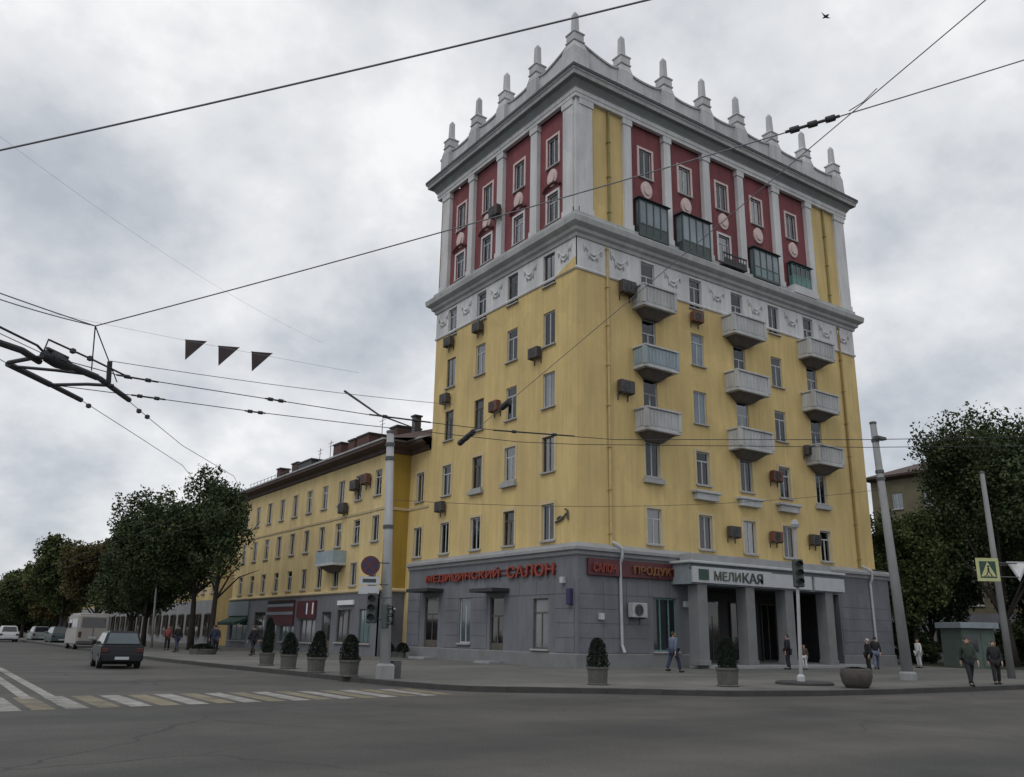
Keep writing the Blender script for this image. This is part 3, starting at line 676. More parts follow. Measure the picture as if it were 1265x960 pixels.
mb.box(c - 1.05, c + 1.05, -.64, -.56, 24.1, 24.18); mb.box(c - 1.05, c + 1.05, -.64, -.0, 23.4, 23.5); mb.box(c - 1.03, c + 1.03, -.60, -.59, 23.5, 23.85)
mb.build('balcony_railing', 'flashing', tower)
# drainpipes
def pipe(s, z0, z1, m, off=.09, base_off=0):
    mb = MB(); mb.tube([(s, -off, z1), (s, -off, z0)], .075, 8); 
    for z in np.arange(z0 + .6, z1, 2.2): mb.box(s - .11, s + .11, -off - .09, -.0, z, z + .06)
    mb.build('drainpipe', m, tower)
pipe(2.08, 5.9, 22.1, 'pipe_cream'); pipe(22.75, 5.9, 22.1, 'pipe_ochre')
pipe(2.3, 23.65, 30.7, 'pipe_olive'); pipe(22.2, 23.65, 30.7, 'pipe_olive')
for s in (2.3, 23.1):
    mb = MB(); mb.tube([(s - .15 if s < 3 else s - .2, -.12, 6.1), (s - .1, -.45, 5.95), (s, -.68, 5.75), (s, -.62, 5.3), (s, -GO - .12, 5.0), (s + .05, -GO - .12, 1.2), (s + .05, -GO - .3, .85)], .075, 8); mb.build('drainpipe', 'pipe_white', tower)
mb = MB(); mb.tube([(23.5, -.45, 5.9), (24.9, -.45, 5.9)], .05); mb.build('cable_conduit', 'flashing', tower)

# ------------------------------------------------------------------ lettering
# small lamps on the ground floor
for face, s_, z_ in (('L', .55, 4.0), ('R', 1.05, 2.35), ('R', 6.75, 3.1)):
    mb = MB(); fbox(mb, face, s_ - .12, s_ + .12, GO + .03, GO + .24, z_, z_ + .30); fbox(mb, face, s_ - .04, s_ + .04, GO, GO + .03, z_ + .05, z_ + .25); mb.build('wall_lamp', 'sign_white', tower, bevel=.02)

def text_mesh(txt, w, h, d, m):
    cu = bpy.data.curves.new('lettering', 'FONT'); cu.body = txt; cu.extrude = .5; cu.size = 1; cu.offset = .012
    o = bpy.data.objects.new('lettering', cu); COL.objects.link(o)
    dg = bpy.context.evaluated_depsgraph_get(); me = bpy.data.meshes.new_from_object(o.evaluated_get(dg))
    bpy.data.objects.remove(o); bpy.data.curves.remove(cu)
    v = np.empty(len(me.vertices) * 3); me.vertices.foreach_get('co', v); v = v.reshape(-1, 3)
    lo, hi = v.min(0), v.max(0); v = (v - lo) / np.maximum(hi - lo, 1e-6) * np.array([w, h, d]); me.vertices.foreach_set('co', v.ravel())
    me.materials.clear(); me.materials.append(MATS[m]); me.name = 'lettering'; me.update(); return me
def put_text(txt, face, s, off, z, w, h, d, m, parent, base=0.0):
    o = bpy.data.objects.new('lettering', text_mesh(txt, w, h, d, m)); link(o, parent)
    o.location = fpt(face, s, off, z, base); o.rotation_euler = (math.pi / 2, 0, FROT[face]); return o
sg = empty('shop_sign', 'long row of red letters on the grey ground floor, left face', 'sign')
for a, b, tx in ((13.9, 6.0, 'МЕДИЦИНСКИЙ'), (5.3, 1.25, 'САЛОН')):
    put_text(tx, 'L', a, GO + .06, 4.42, a - b, .62, .10, 'sign_red', sg)
mb = MB(); fbox(mb, 'L', 1.2, 13.95, GO + .002, GO + .05, 4.58, 4.66); fbox(mb, 'L', 1.2, 13.95, GO + .002, GO + .05, 4.82, 4.90); mb.build('sign_rail', 'sign_darkred', sg)
sg = empty('shop_sign', 'dark red sign board with amber letters right of the corner', 'sign')
mb = MB(); fbox(mb, 'R', .25, 6.85, GO + .03, GO + .17, 4.40, 5.2); mb.build('sign_board', 'sign_darkred', sg, bevel=.015)
put_text('САЛОН', 'R', .5, GO + .23, 4.55, 1.4, .42, .06, 'sign_red', sg); put_text('ПРОДУКТЫ', 'R', 3.1, GO + .23, 4.5, 3.4, .48, .06, 'sign_amber', sg)
sg = empty('porch_sign', 'white porch sign with green square emblem and dark letters', 'sign')
mb = MB(); mb.box(5.87, 11.9, -PO - .17, -PO - .022, 4.27, 5.06); mb.box(11.92, 15.3, -PO - .16, -PO - .022, 4.27, 5.0); mb.box(15.6, 18.3, -PO - .165, -PO - .022, 4.27, 5.0); mb.build('sign_board', 'sign_white', sg, bevel=.012)
MB().box(6.25, 6.95, -PO - .21, -PO - .171, 4.42, 4.94).build('emblem', 'sign_green', sg)
put_text('МЕЛИ', 'R', 7.35, PO + .175, 4.43, 2.0, .46, .04, 'letter_olive', sg); put_text('КАЯ', 'R', 9.5, PO + .175, 4.40, 1.6, .52, .04, 'letter_dark', sg)
ws = empty('wall_emblem', 'small greenish metal emblem on yellow wall near the tower corner', 'sign')
mb = MB()
for pts in ([(1.9, 6.9), (1.2, 7.1), (.75, 7.5), (.55, 7.0), (.6, 7.75), (.85, 7.9)], [(1.7, 7.15), (1.4, 7.35), (1.1, 7.2)]): mb.tube([(-.08, .95 + (s - .95) * .75, 7.25 + (z - 7.25) * .6) for s, z in pts], .05, 6)
mb.build('scroll', 'pot_concrete', ws)
for y_, z_ in ((.75, 7.35), (1.35, 7.15)): MB().tube([(0, y_, z_), (-.08, y_, z_)], .03).build('bracket', 'metal_grey', ws)
sg = tag(MB().box(-.62, -GO - .002, -.12, .14, 3.0, 3.75).build('banner_sign', 'sign_blue', bevel=.02), 'small dark blue box sign projecting at the tower corner', 'sign')

# ------------------------------------------------------------------ air conditioners
def make_ac(m, ring_m='metal_grey'):
    ro = bpy.data.objects.new('air_conditioner', None); ro.empty_display_size = .2; link(ro)
    inst('casing', MB().box(-.42, .42, -.42, -.10, 0, .60).mesh('casing', m, bevel=.02), ro)
    mb = MB()
    vs = [(-.08 + .23 * math.cos(2*math.pi*k/20), -.425, .30 + .23 * math.sin(2*math.pi*k/20)) for k in range(20)]
    mb.tube(vs + [vs[0]], .022, 5, cap=False)
    for k in range(4): mb.box(-.30, .14, -.432, -.425, .14 + k * .1, .155 + k * .1)
    mb.box(-.10, -.06, -.436, -.4325, .08, .52)
    inst('grille', mb.mesh('grille', ring_m), ro)
    mb = MB(); mb.lathe([(.20, 0), (.20, .01)], 20); me = mb.mesh('fan', 'black_metal'); f = inst('fan', me, ro, (-.08, -.421, .30)); f.rotation_euler = (math.pi/2, 0, 0)
    bm_ = MB().prism([(-.45, -.002), (0, -.002), (0, -.3), (-.05, -.3), (-.05, -.05), (-.45, -.05)], 0, -.02, .02).mesh('bracket', 'metal_grey')
    for x in (-.3, .3): inst('bracket', bm_, ro, (x, 0, 0))
    return ro
AC0 = {m: make_ac(m, rm) for m, rm in (('ac_case', 'metal_grey'), ('ac_rust', 'ac_case'), ('ac_light', 'metal_grey'))}
used = set()
ordn = {2: 'second', 3: 'third', 4: 'fourth', 5: 'fifth', 6: 'sixth', 1: 'ground'}
def ac(face, s, z, m, where, off=0.0, sc=1.0):
    o = AC0[m] if m not in used else copy_tree(AC0[m]); used.add(m)
    x, y, zz = fpt(face, s, off + .001, z); o.location = (x, y, zz); o.rotation_euler = (0, 0, FROT[face]); o.scale = (sc,) * 3
    tag(o, where, 'air conditioner', 'air conditioners on the tower walls'); return o
ac('L', 9.3, 19.35, 'ac_case', 'dark air conditioner under a white-band window, left tower face, third column from the corner')
ac('L', 12.75, 19.35, 'ac_case', 'dark air conditioner under the white-band window nearest the far left edge of the tower')
ac('L', 3.35, 16.1, 'ac_case', 'dark air conditioner beside the window column nearest the corner, left tower face')
ac('L', 12.95, 15.6, 'ac_case', 'dark air conditioner between fourth and fifth floor windows at the far left edge')
ac('L', 7.2, 13.9, 'ac_rust', 'reddish air conditioner left of a fourth floor window, left tower face')
ac('L', 13.0, 8.75, 'ac_case', 'dark air conditioner above the second floor window at the far left edge')
ac('R', 3.35, 19.6, 'ac_case', 'dark air conditioner left of the topmost balcony nearest the tower corner', sc=1.2)
ac('R', 3.1, 13.9, 'ac_case', 'dark air conditioner beside the drainpipe, between the second and lowest balcony', sc=1.15)
ac('R', 8.8, 19.2, 'ac_rust', 'reddish air conditioner under white-band window between the left and middle balconies')
ac('R', 18.35, 12.6, 'ac_case', 'dark air conditioner left of the right-hand balconies, fourth floor')
ac('R', 15.0, 10.6, 'ac_rust', 'reddish air conditioner left of a third floor window under the middle balconies')
ac('R', 11.0, 7.0, 'ac_case', 'dark air conditioner on second floor left of window above the porch sign letters')
ac('R', 14.6, 7.0, 'ac_rust', 'reddish air conditioner on second floor above the middle of the porch')
ac('R', 18.2, 7.1, 'ac_case', 'dark air conditioner on second floor left of the last window column')
ac('R', 3.25, 2.5, 'ac_light', 'pale air conditioner on the grey ground floor beside the white drainpipe', off=GO, sc=1.15)
ac('L', 7.4, 26.3, 'ac_case', 'dark air conditioner hung on a white pilaster of the red storeys', off=.16, sc=1.1)

# ------------------------------------------------------------------ the long wing on the left
wing = empty('yellow_apartment_block', 'long yellow four-storey block with brown roof and chimneys adjoining the tower', 'building')
WX, WY0, WY1 = -1.7, 17.5, 47.5
wc = [18.75 + 2.95 * i for i in range(10)]
wr = [(4.55, 6.05), (7.3, 8.95), (10.3, 12.0)]
hsw = [(c - .5, c + .5, a, b) for c in wc for a, b in wr]
wall_holes(MB(), 'L', WY0, WY1, 4.25, 13.0, hsw, base=WX).build('wall', 'wing_plaster', wing)
for c in wc:
    for a, b in wr:
        window(wing, 'L', c, a, 1.0, b - a, random.choice(['cross', 'two']), base=WX, sur='surround_cream' if random.random() < .5 else None)
hsr = [(15.6, 16.6, 6.2, 8.05), (15.6, 16.6, 9.72, 11.6)]
wall_holes(MB(), 'L', TWL, WY0, 5.6, 13.0, hsr, base=.02).build('recess_wall', 'yellow_plaster', wing)
MB().quad((.02, 16.3, .1), (.02, WY0, .1), (.02, WY0, 5.6), (.02, 16.3, 5.6)).build('recess_wall', 'wing_plaster', wing)
for h in hsr: window(wing, 'L', 16.1, h[2], 1.0, h[3] - h[2], 'two', base=.02, sur='surround_cream')
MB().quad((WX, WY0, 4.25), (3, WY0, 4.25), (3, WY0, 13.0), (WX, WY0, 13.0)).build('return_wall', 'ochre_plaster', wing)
MB().quad((WX, WY0, .1), (3, WY0, .1), (3, WY0, 4.25), (WX, WY0, 4.25)).build('return_wall', 'grey_render', wing)
MB().quad((WX, WY1, .1), (12, WY1, .1), (12, WY1, 13.0), (WX, WY1, 13.0)).build('end_wall', 'wing_plaster', wing)
MB().box(WX + .6, 11.5, WY0 + .6, WY1 - .3, .1, 13.2).build('core', 'canopy_dark', wing)
path = [(12, WY1), (WX, WY1), (WX, WY0), (.02, WY0), (.02, TWL)]
mb = MB(); ring(mb, path, [(0, 12.95), (.15, 13.0), (.2, 13.2), (.7, 13.35), (.78, 13.4), (.8, 13.6)], closed=False); mb.build('eaves_cornice', 'roof_brown', wing)
mb = MB(); ring(mb, path, [(.8, 13.602), (.86, 13.602), (.86, 13.72), (.0, 13.9)], closed=False); mb.build('gutter', 'cornice_plaster', wing)
mb = MB(); ring(mb, path, [(0, 9.25), (.05, 9.25), (.08, 9.4), (0, 9.42)], closed=False); mb.build('string_course', 'surround_cream', wing)
mb = MB()
mb.add([(WX - .8, WY1 + .8, 13.72), (WX - .8, WY0 - .8, 13.72), (.0, TWL, 13.72), (12.8, TWL, 13.72), (12.8, WY1 + .8, 13.72), (5.5, WY1 - 5, 16.0), (5.5, TWL, 16.0), (5.5, 17, 16.0)],
       [(0, 1, 7, 5), (1, 2, 6, 7), (0, 5, 4), (5, 6, 3, 4)]); mb.build('roof', 'roof_brown', wing)
for (y, x, w, d, z1, mm) in ((q[0], q[1] + (2.0 if q[2] == .5 else .6), *q[2:4], q[4] + (-.8 if q[2] == .5 else -.1), q[5]) for q in ((21.6, .2, .5, .5, 17.6, 'metal_grey'), (28.6, .9, 1.5, 2.2, 16.6, 'brick_brown'), (31.2, 1.1, 1.2, 1.2, 16.7, 'brick_brown'), (34.3, 1.2, .9, 1.6, 16.9, 'brick_brown'), (24.5, 1.5, 2.0, 1.2, 16.6, 'brick_brown'), (41.5, 1.2, 1.3, 3.2, 16.5, 'flashing'), (44.0, 1.2, .8, 1.4, 16.7, 'brick_brown'), (46.2, .5, .9, .9, 16.4, 'brick_brown'))):
    c = MB().box(x, x + w, y - d / 2, y + d / 2, 13.8, z1).build('chimney', mm, wing)
    MB().box(x - .08, x + w + .08, y - d / 2 - .08, y + d / 2 + .08, z1, z1 + .12).build('chimney_cap', 'flashing', c)
mb = MB()
for y in np.arange(33, 45, .9): mb.tube([(-1.9, y, 13.7), (-1.9, y, 14.35)], .02, 4)
mb.tube([(-1.9, 33, 14.3), (-1.9, 45, 14.3)], .02, 4); mb.build('roof_railing', 'metal_grey', wing)
for y, h in ((38.5, 17.2), (36.2, 17.5), (26.3, 17.6)):
    mb = MB(); mb.tube([(2, y, 14.5), (2, y, h)], .03, 5); mb.tube([(2, y - .6, h - .2), (2, y + .6, h - .2)], .02, 4); mb.tube([(2, y - .4, h - .5), (2, y + .4, h - .5)], .02, 4); mb.build('roof_aerial', 'metal_grey', wing)
# balcony on the wing
bal = MB().box(WX - 1.0, WX, 23.0, 26.2, 5.95, 6.12).build('balcony', 'balcony_plaster', wing)
mb = MB(); mb.box(WX - .98, WX - .9, 23.05, 26.15, 6.12, 6.95); mb.box(WX - .9, WX, 23.05, 23.13, 6.12, 6.95); mb.box(WX - .9, WX, 26.07, 26.15, 6.12, 6.95); mb.build('parapet_panel', 'balcony_blue', bal)
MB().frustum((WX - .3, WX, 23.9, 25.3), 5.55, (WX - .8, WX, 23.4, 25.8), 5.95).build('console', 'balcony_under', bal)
for y, z, m, lab in ((21.9, 11.0, 'ac_case', 'dark air conditioner between top floor windows of the long yellow block'), (23.6, 9.6, 'ac_case', 'dark air conditioner above the balcony of the long yellow block'), (20.2, 11.2, 'ac_rust', 'reddish air conditioner on top floor of long yellow block nearest the tower')):
    o = copy_tree(AC0[m]); o.location = (WX - .001, y, z); o.rotation_euler = (0, 0, -math.pi/2); o.scale = (1.1,) * 3; tag(o, lab, 'air conditioner', 'air conditioners on the long block')
# wing ground floor
gw = [(18.3, 20.1, .9, 3.0), (21.3, 23.6, .9, 3.0), (24.6, 26.2, .15, 2.9), (27.3, 30.2, .8, 2.4), (31.4, 34.2, .8, 1.95), (35.0, 36.6, .15, 2.9), (37.9, 40.5, .8, 3.0), (42.2, 46.6, .7, 2.6)]
wall_holes(MB(), 'L', WY0, WY1, .1, 4.05, gw, base=WX, off=.12, depth=.3).build('ground_floor_wall', 'grey_render', wing)
for a, b, c, d in gw: window(wing, 'L', (a + b) / 2, c, b - a, d - c, 'door' if c < .3 else 'three', base=WX, off=.12, pane=random.choice(['pane_dark', 'pane_black', 'pane_grey', 'pane_teal']), fm='window_dark', name='shop_window', sill=c > .3)
mb = MB(); ring(mb, [(WX, WY1), (WX, WY0), (0, WY0)], [(0, 4.05), (.14, 4.05), (.24, 4.12), (.24, 4.22), (0, 4.3)], closed=False); mb.build('ground_floor_ledge', 'surround_cream', wing)
def board(name, lab, s0, s1, z0, z1, m, txt=None, tm='sign_bright', off=.15, base=WX):
    o = empty(name, lab, 'sign'); mb = MB(); fbox(mb, 'L', s0, s1, off, off + .12, z0, z1, base=base); mb.build('sign_board', m, o)
    return o
b = board('shop_sign', 'red striped shop sign under the yellow block beside conifer planters', 31.4, 37.0, 2.0, 3.85, 'sign_darkred')
for z in (2.75, 3.35):
    mb = MB(); fbox(mb, 'L', 31.4, 37.0, .271, .29, z, z + .22, base=WX); mb.build('stripe', 'sign_bluegrey' , b)
mb = MB(); fbox(mb, 'L', 31.4, 37.0, .271, .285, 3.6, 3.8, base=WX); mb.build('stripe', 'black_metal', b)
b = board('shop_sign', 'muted red shop sign with white bar left of the parking sign', 27.2, 30.7, 2.5, 3.7, 'sign_darkred')
for s in (27.5, 28.6, 29.0):
    mb = MB(); fbox(mb, 'L', s, s + .22, .271, .285, 2.75, 3.55, base=WX); mb.build('stripe', 'sign_bright' if s < 28.7 else 'sign_blue', b)
board('shop_sign', 'small bright white sign low on the yellow block ground floor', 20.9, 23.4, 3.3, 3.6, 'sign_bright')
board('shop_sign', 'long blue-grey fascia board above the green awning', 42.0, 47.3, 2.75, 3.95, 'sign_bluegrey')
o = empty('shop_awning', 'dark green awning over the shopfront near the paired tree trunks', 'awning')
mb = MB(); mb.prism([(WX - .13, 2.65), (WX - 1.2, 2.2), (WX - 1.2, 1.95), (WX - .13, 2.4)], 1, 42.0, 47.0); mb.build('canvas', 'awning_green', o)
mb = MB(); mb.tube([(WX - .14, 42.2, 2.1), (WX - 1.15, 42.2, 2.0)], .025); mb.tube([(WX - .14, 46.8, 2.1), (WX - 1.15, 46.8, 2.0)], .025); mb.build('arm', 'metal_grey', o)
# green pharmacy style sign in the recess
o = empty('green_sign', 'green box sign with white panel left of the tower ground floor', 'sign')
mb = MB(); mb.box(-1.35, -1.15, 16.45, 17.45, 2.1, 2.95); mb.build('sign_board', 'sign_green', o, bevel=.02)
mb = MB(); mb.box(-1.36, -1.14, 16.4, 17.5, 2.96, 3.05); mb.box(-1.37, -1.36, 16.6, 16.9, 2.25, 2.7); mb.build('panel', 'sign_bright', o)
mb = MB(); mb.tube([(-1.25, 16.7, .15), (-1.25, 16.7, 2.1)], .05); mb.tube([(-1.25, 17.2, .15), (-1.25, 17.2, 2.1)], .05); mb.build('post', 'metal_grey', o)

# ------------------------------------------------------------------ farther buildings
def block(name, lab, x0, x1, y0, y1, z1, zr, wm, ls, nfl, gm, face_L=True, face_R=False, z0=.1, fh=3.2, gh=4.2):
    o = empty(name, lab, 'building')
    cs = np.arange(y0 + 1.8, y1 - 1.2, ls); rw = [(gh + .7 + fh * k, gh + .7 + fh * k + 1.65) for k in range(nfl)]
    hs = [(c - .55, c + .55, a, b) for c in cs for a, b in rw]
    wall_holes(MB(), 'L', y0, y1, gh, z1, hs, base=x0).build('wall', wm, o)
    wall_holes(MB(), 'L', y0, y1, z0, gh, [], base=x0 - .1).build('ground_floor_wall', gm, o)
    for c in cs:
        for a, b in rw: window(o, 'L', c, a, 1.1, b - a, 'two', base=x0)
        if gh > 3: window(o, 'L', c, .9, 1.5, 2.1, 'three', base=x0 - .26, off=.17, fm='window_dark', name='shop_window', sill=False)
    cs2 = np.arange(x0 + 1.8, x1 - 1.2, ls * 1.1); hs2 = [(c - .55, c + .55, a, b) for c in cs2 for a, b in rw] if face_R else []
    wall_holes(MB(), 'R', x0, x1, z0, z1, hs2, base=y0).build('wall', wm, o)
    if face_R:
        for c in cs2:
            for a, b in rw: window(o, 'R', c, a, 1.1, b - a, 'two', base=y0)
    MB().quad((x0, y1, z0), (x1, y1, z0), (x1, y1, z1), (x0, y1, z1)).quad((x1, y0, z0), (x1, y1, z0), (x1, y1, z1), (x1, y0, z1)).build('back_wall', wm, o)
    MB().box(x0 + .5, x1 - .5, y0 + .5, y1 - .5, z0, z1).build('core', 'canopy_dark', o)
    mb = MB(); ring(mb, [(x0, y0), (x1, y0), (x1, y1), (x0, y1)], [(0, z1 - .1), (.25, z1), (.7, z1 + .15), (.75, z1 + .35), (0, z1 + .4)]); mb.build('eaves_cornice', 'roof_brown', o)
    h = min(x1 - x0, y1 - y0) / 2; mx_ = (x0 + x1) / 2; e_ = .7
    if (y1 - y0) >= (x1 - x0): r0, r1 = (mx_, y0 + h), (mx_, y1 - h)
    else: my = (y0 + y1) / 2; r0, r1 = (x0 + h, my), (x1 - h, my)
    vs = [(x0 - e_, y0 - e_, z1 + .36), (x1 + e_, y0 - e_, z1 + .36), (x1 + e_, y1 + e_, z1 + .36), (x0 - e_, y1 + e_, z1 + .36), (*r0, zr), (*r1, zr)]
    fs = [(0, 1, 4), (1, 2, 5, 4), (2, 3, 5), (3, 0, 4, 5)] if (y1 - y0) >= (x1 - x0) else [(0, 1, 5, 4), (1, 2, 5), (2, 3, 4, 5), (3, 0, 4)]
    rf = MB().add(vs, fs).build('roof', 'roof_brown', o)
    for q in (.3, .6):
        cx_, cy_ = r0[0] + (r1[0] - r0[0]) * q, r0[1] + (r1[1] - r0[1]) * q
        MB().box(cx_ - .5, cx_ + .5, cy_ - .4, cy_ + .4, zr - .5, zr + 1.1).build('chimney', 'brick_brown', rf)
    return o
block('yellow_apartment_block', 'farther yellow block with brown roof half hidden behind street trees', -1.5, 11, 52.5, 150, 13.6, 16.6, 'wing_plaster', 3.2, 3, 'grey_ledge', gh=4.3)
block('brown_roofed_house', 'old block with brown hip roof behind the right-hand trees', 55, 78, -6, 19, 17.6, 22.5, 'old_wall', 3.4, 4, 'grey_render', face_R=True, gh=4.2)

# ------------------------------------------------------------------ trees
def crown_mesh(name, m, n_clump, leaves, seed, leaf=.22, squash=.8, spread=.42):
    g = np.random.default_rng(seed)
    # lobes first, clumps of leaves on the lobes
    nl = 11
    lobe = g.normal(size=(nl, 3)); lobe /= np.linalg.norm(lobe, axis=1)[:, None]; lobe *= (.35 + .35 * g.random(nl))[:, None]; lobe[:, 2] *= squash
    lr = .26 + .20 * g.random(nl)
    li = g.integers(0, nl, n_clump); d = g.normal(size=(n_clump, 3)); d /= np.linalg.norm(d, axis=1)[:, None]
    c = lobe[li] + d * (lr[li] * (.35 + .62 * g.random(n_clump)))[:, None]
    c[:, 2] = np.maximum(c[:, 2], -.62 + .1 * g.random(n_clump))
    N = n_clump * leaves
    p = np.repeat(c, leaves, 0) + np.clip(g.normal(size=(N, 3)), -1.6, 1.6) * .05
    return p, N
def make_crown(name, m, size, seed, n_clump=420, leaves=26, leaf=.20, pmod=None, k=1.0):
    n_clump = int(n_clump * 1.7); leaves = 36; leaf *= .62
    p, N = crown_mesh(name, m, n_clump, leaves, seed)
    if pmod: p = pmod(p)
    p = p * np.array(size) / 1.0
    g = np.random.default_rng(seed + 99)
    a = g.normal(size=(N, 3)); a /= np.linalg.norm(a, axis=1)[:, None]; b = np.cross(a, g.normal(size=(N, 3))); b /= np.linalg.norm(b, axis=1)[:, None]
    L_ = leaf * (.6 + .8 * g.random((N, 1)))
    v = np.stack([p - a * L_, p + b * L_ * .55, p + a * L_, p - b * L_ * .55], 1).reshape(-1, 3)
    me = bpy.data.meshes.new(name); me.vertices.add(4 * N); me.vertices.foreach_set('co', v.ravel())
    me.loops.add(4 * N); me.loops.foreach_set('vertex_index', np.arange(4 * N, dtype=np.int32))
    me.polygons.add(N); me.polygons.foreach_set('loop_start', np.arange(0, 4 * N, 4, dtype=np.int32))
    me.update(calc_edges=True); me.validate(); me.materials.append(MATS[m]); return me
def trunk_mb(h, r, seed, spread, top):
    g = random.Random(seed); mb = MB(); lean = [g.uniform(-.4, .4), g.uniform(-.4, .4)]
    mb.tube([(0, 0, -.05), (lean[0]*.2, lean[1]*.2, h*.4), (lean[0]*.5, lean[1]*.5, h*.75), (lean[0], lean[1], h), (lean[0]*1.3, lean[1]*1.3, h + top*.5)], [r*1.35, r, r*.9, r*.75, r*.25], 8)
    limbs = MB()
    for k in range(7):
        a = k * 2.4 + g.uniform(-.4, .4); z0 = h * g.uniform(.7, 1.0); l = spread * g.uniform(.5, .85)
        b = Vector((lean[0]*z0/h, lean[1]*z0/h, z0)); t_ = b + Vector((math.cos(a)*l, math.sin(a)*l, top*g.uniform(.25, .7)))
        mid = b.lerp(t_, .5) + Vector((0, 0, .5)); limbs.tube([b, mid, t_], [r*.42, r*.28, r*.08], 6)
    return mb, limbs
CR = {}
def tree(name, x, y, lab, m, size, zc, th, r, seed, cseed, group=None, off=(0, 0), clump=420, leaf=.20):
    o = empty(name, lab, 'tree', (x, y, .15), 0, group)
    mb, limbs = trunk_mb(th, r, seed, size[0]*.8, max(1.0, zc - th + size[2]*.5)); mb.build('trunk', 'bark', o, smooth=True); limbs.build('limb', 'bark', o)
    key = (m, tuple(size), cseed)
    if key not in CR: CR[key] = make_crown('crown', m, size, cseed, n_clump=clump, leaf=leaf)
    c = inst('crown', CR[key], o, (off[0], off[1], zc), (seed * 2.39) % 6.28); return o
GL = 'trees along the left pavement'; GRt = 'trees beyond the tower on the right'
tree('street_tree', -8.9, 32.5, 'big dark street tree before the yellow block, left of its twin trunks', 'leaf_dark', (5.0, 5.0, 5.2), 7.4, 4.2, .20, 3, 11, GL, (-1.9, 1.3), clump=620, leaf=.19)
tree('street_tree', -8.3, 29.9, 'dark street tree nearest the crossing, right one of twin trunks', 'leaf_dark', (4.9, 4.9, 6.2), 8.6, 4.6, .19, 5, 12, GL, (-1.3, 1.3), clump=520, leaf=.19)
tree('street_tree', -9.8, 43, 'dark street tree standing just left of the paired trunks', 'leaf_dark', (5.2, 5.2, 5.4), 6.4, 2.8, .19, 7, 13, GL, clump=520)
tree('street_tree', -9.0, 52, 'dark low-branched street tree behind the minibus', 'leaf_dark', (4.8, 4.8, 5.0), 5.6, 2.4, .19, 17, 11, GL, clump=520)
tree('street_tree', -10.4, 60, 'autumn tinted brownish tree between the dark street trees', 'leaf_autumn', (5.0, 5.0, 5.0), 6.2, 2.6, .19, 8, 14, GL, leaf=.24)
tree('street_tree', -12.0, 71, 'green pointed tree rising above its neighbours far down the left street', 'leaf_mid', (4.6, 4.6, 5.8), 6.6, 2.6, .2, 9, 15, GL, leaf=.26)
tree('street_tree', -11.0, 82, 'brown green tree behind the parked white cars', 'leaf_autumn', (5.2, 5.2, 4.8), 5.4, 2.0, .2, 10, 14, GL, leaf=.28)
tree('street_tree', -13.2, 93, 'mid green tree far down the left pavement above a parked car', 'leaf_mid', (5.4, 5.4, 4.6), 5.0, 1.8, .2, 11, 15, GL, leaf=.3)
tree('street_tree', -14.0, 108, 'dark green tree beyond the green pointed tree, far down the street', 'leaf_dark', (6.0, 6.0, 4.6), 4.9, 1.8, .2, 18, 16, GL, leaf=.3)
tree('street_tree', -14.8, 124, 'dark tree far down the street near the left picture edge', 'leaf_dark', (6.4, 6.4, 4.6), 4.7, 1.8, .2, 12, 16, GL, leaf=.34)
tree('street_tree', -16.5, 150, 'farthest visible dark green tree at the end of the left street', 'leaf_dark', (7.8, 7.8, 4.6), 4.6, 1.6, .2, 13, 16, GL, leaf=.38)
tree('street_tree', -18.5, 185, 'low tree clump closing the left street at the horizon', 'leaf_mid', (9, 9, 4.6), 4.4, 1.4, .2, 14, 15, GL, leaf=.4)
tree('park_tree', 33.5, -3.5, 'tallest dark tree with ragged top right of the tower', 'leaf_dark', (6.0, 6.0, 9.8), 12.0, 3.5, .28, 21, 21, GRt, clump=760, leaf=.2)
tree('park_tree', 37.5, -8.0, 'broad dark tree behind the pedestrian crossing sign', 'leaf_dark', (6.6, 6.6, 9.6), 10.8, 3.0, .28, 22, 22, GRt, clump=760, leaf=.2)
tree('park_tree', 41.0, -12.0, 'dark tree behind the white triangle sign at the right edge', 'leaf_dark', (6.8, 6.8, 9.6), 10.8, 3.0, .28, 23, 21, GRt, clump=760, leaf=.2)
tree('park_tree', 31.0, 1.5, 'olive green tree between the tower and the brown roofed block', 'leaf_mid', (4.0, 4.0, 6.2), 6.6, 2.4, .2, 24, 24, GRt, clump=520, leaf=.2)
tree('park_tree', 29.2, 6.5, 'narrow dark tree close behind the tower right edge', 'leaf_dark', (3.8, 3.8, 7.4), 8.0, 2.4, .2, 25, 25, GRt, clump=520, leaf=.2)
tree('park_tree', 37.0, 4.0, 'dark full tree filling the gap below the brown roof', 'leaf_dark', (5.2, 5.2, 6.6), 6.6, 2.2, .2, 28, 24, GRt, clump=620, leaf=.2)
tree('park_tree', 45.0, -3.0, 'dark tree deep in the park behind the tall concrete pole', 'leaf_dark', (6.6, 6.6, 7.6), 7.8, 2.4, .25, 26, 22, GRt, clump=760, leaf=.22)
tree('park_tree', 48.0, -16.0, 'dark outermost tree at the right picture edge', 'leaf_dark', (7.0, 7.0, 9.0), 10.0, 2.6, .25, 27, 21, GRt, clump=760, leaf=.22)
tree('street_tree', -8, 168, 'broad dark tree mass at the very end of the left street', 'leaf_dark', (13, 13, 6), 4.0, 1.4, .25, 33, 16, GL, leaf=.5)
tree('street_tree', 0, 205, 'dark low tree behind the last parked cars', 'leaf_dark', (13, 13, 6), 4.0, 1.4, .25, 34, 16, GL, leaf=.5)
tree('street_tree', 9, 240, 'dark low tree glimpsed under the crowns at the street end', 'leaf_mid', (13, 13, 6), 4.0, 1.4, .25, 35, 15, GL, leaf=.5)
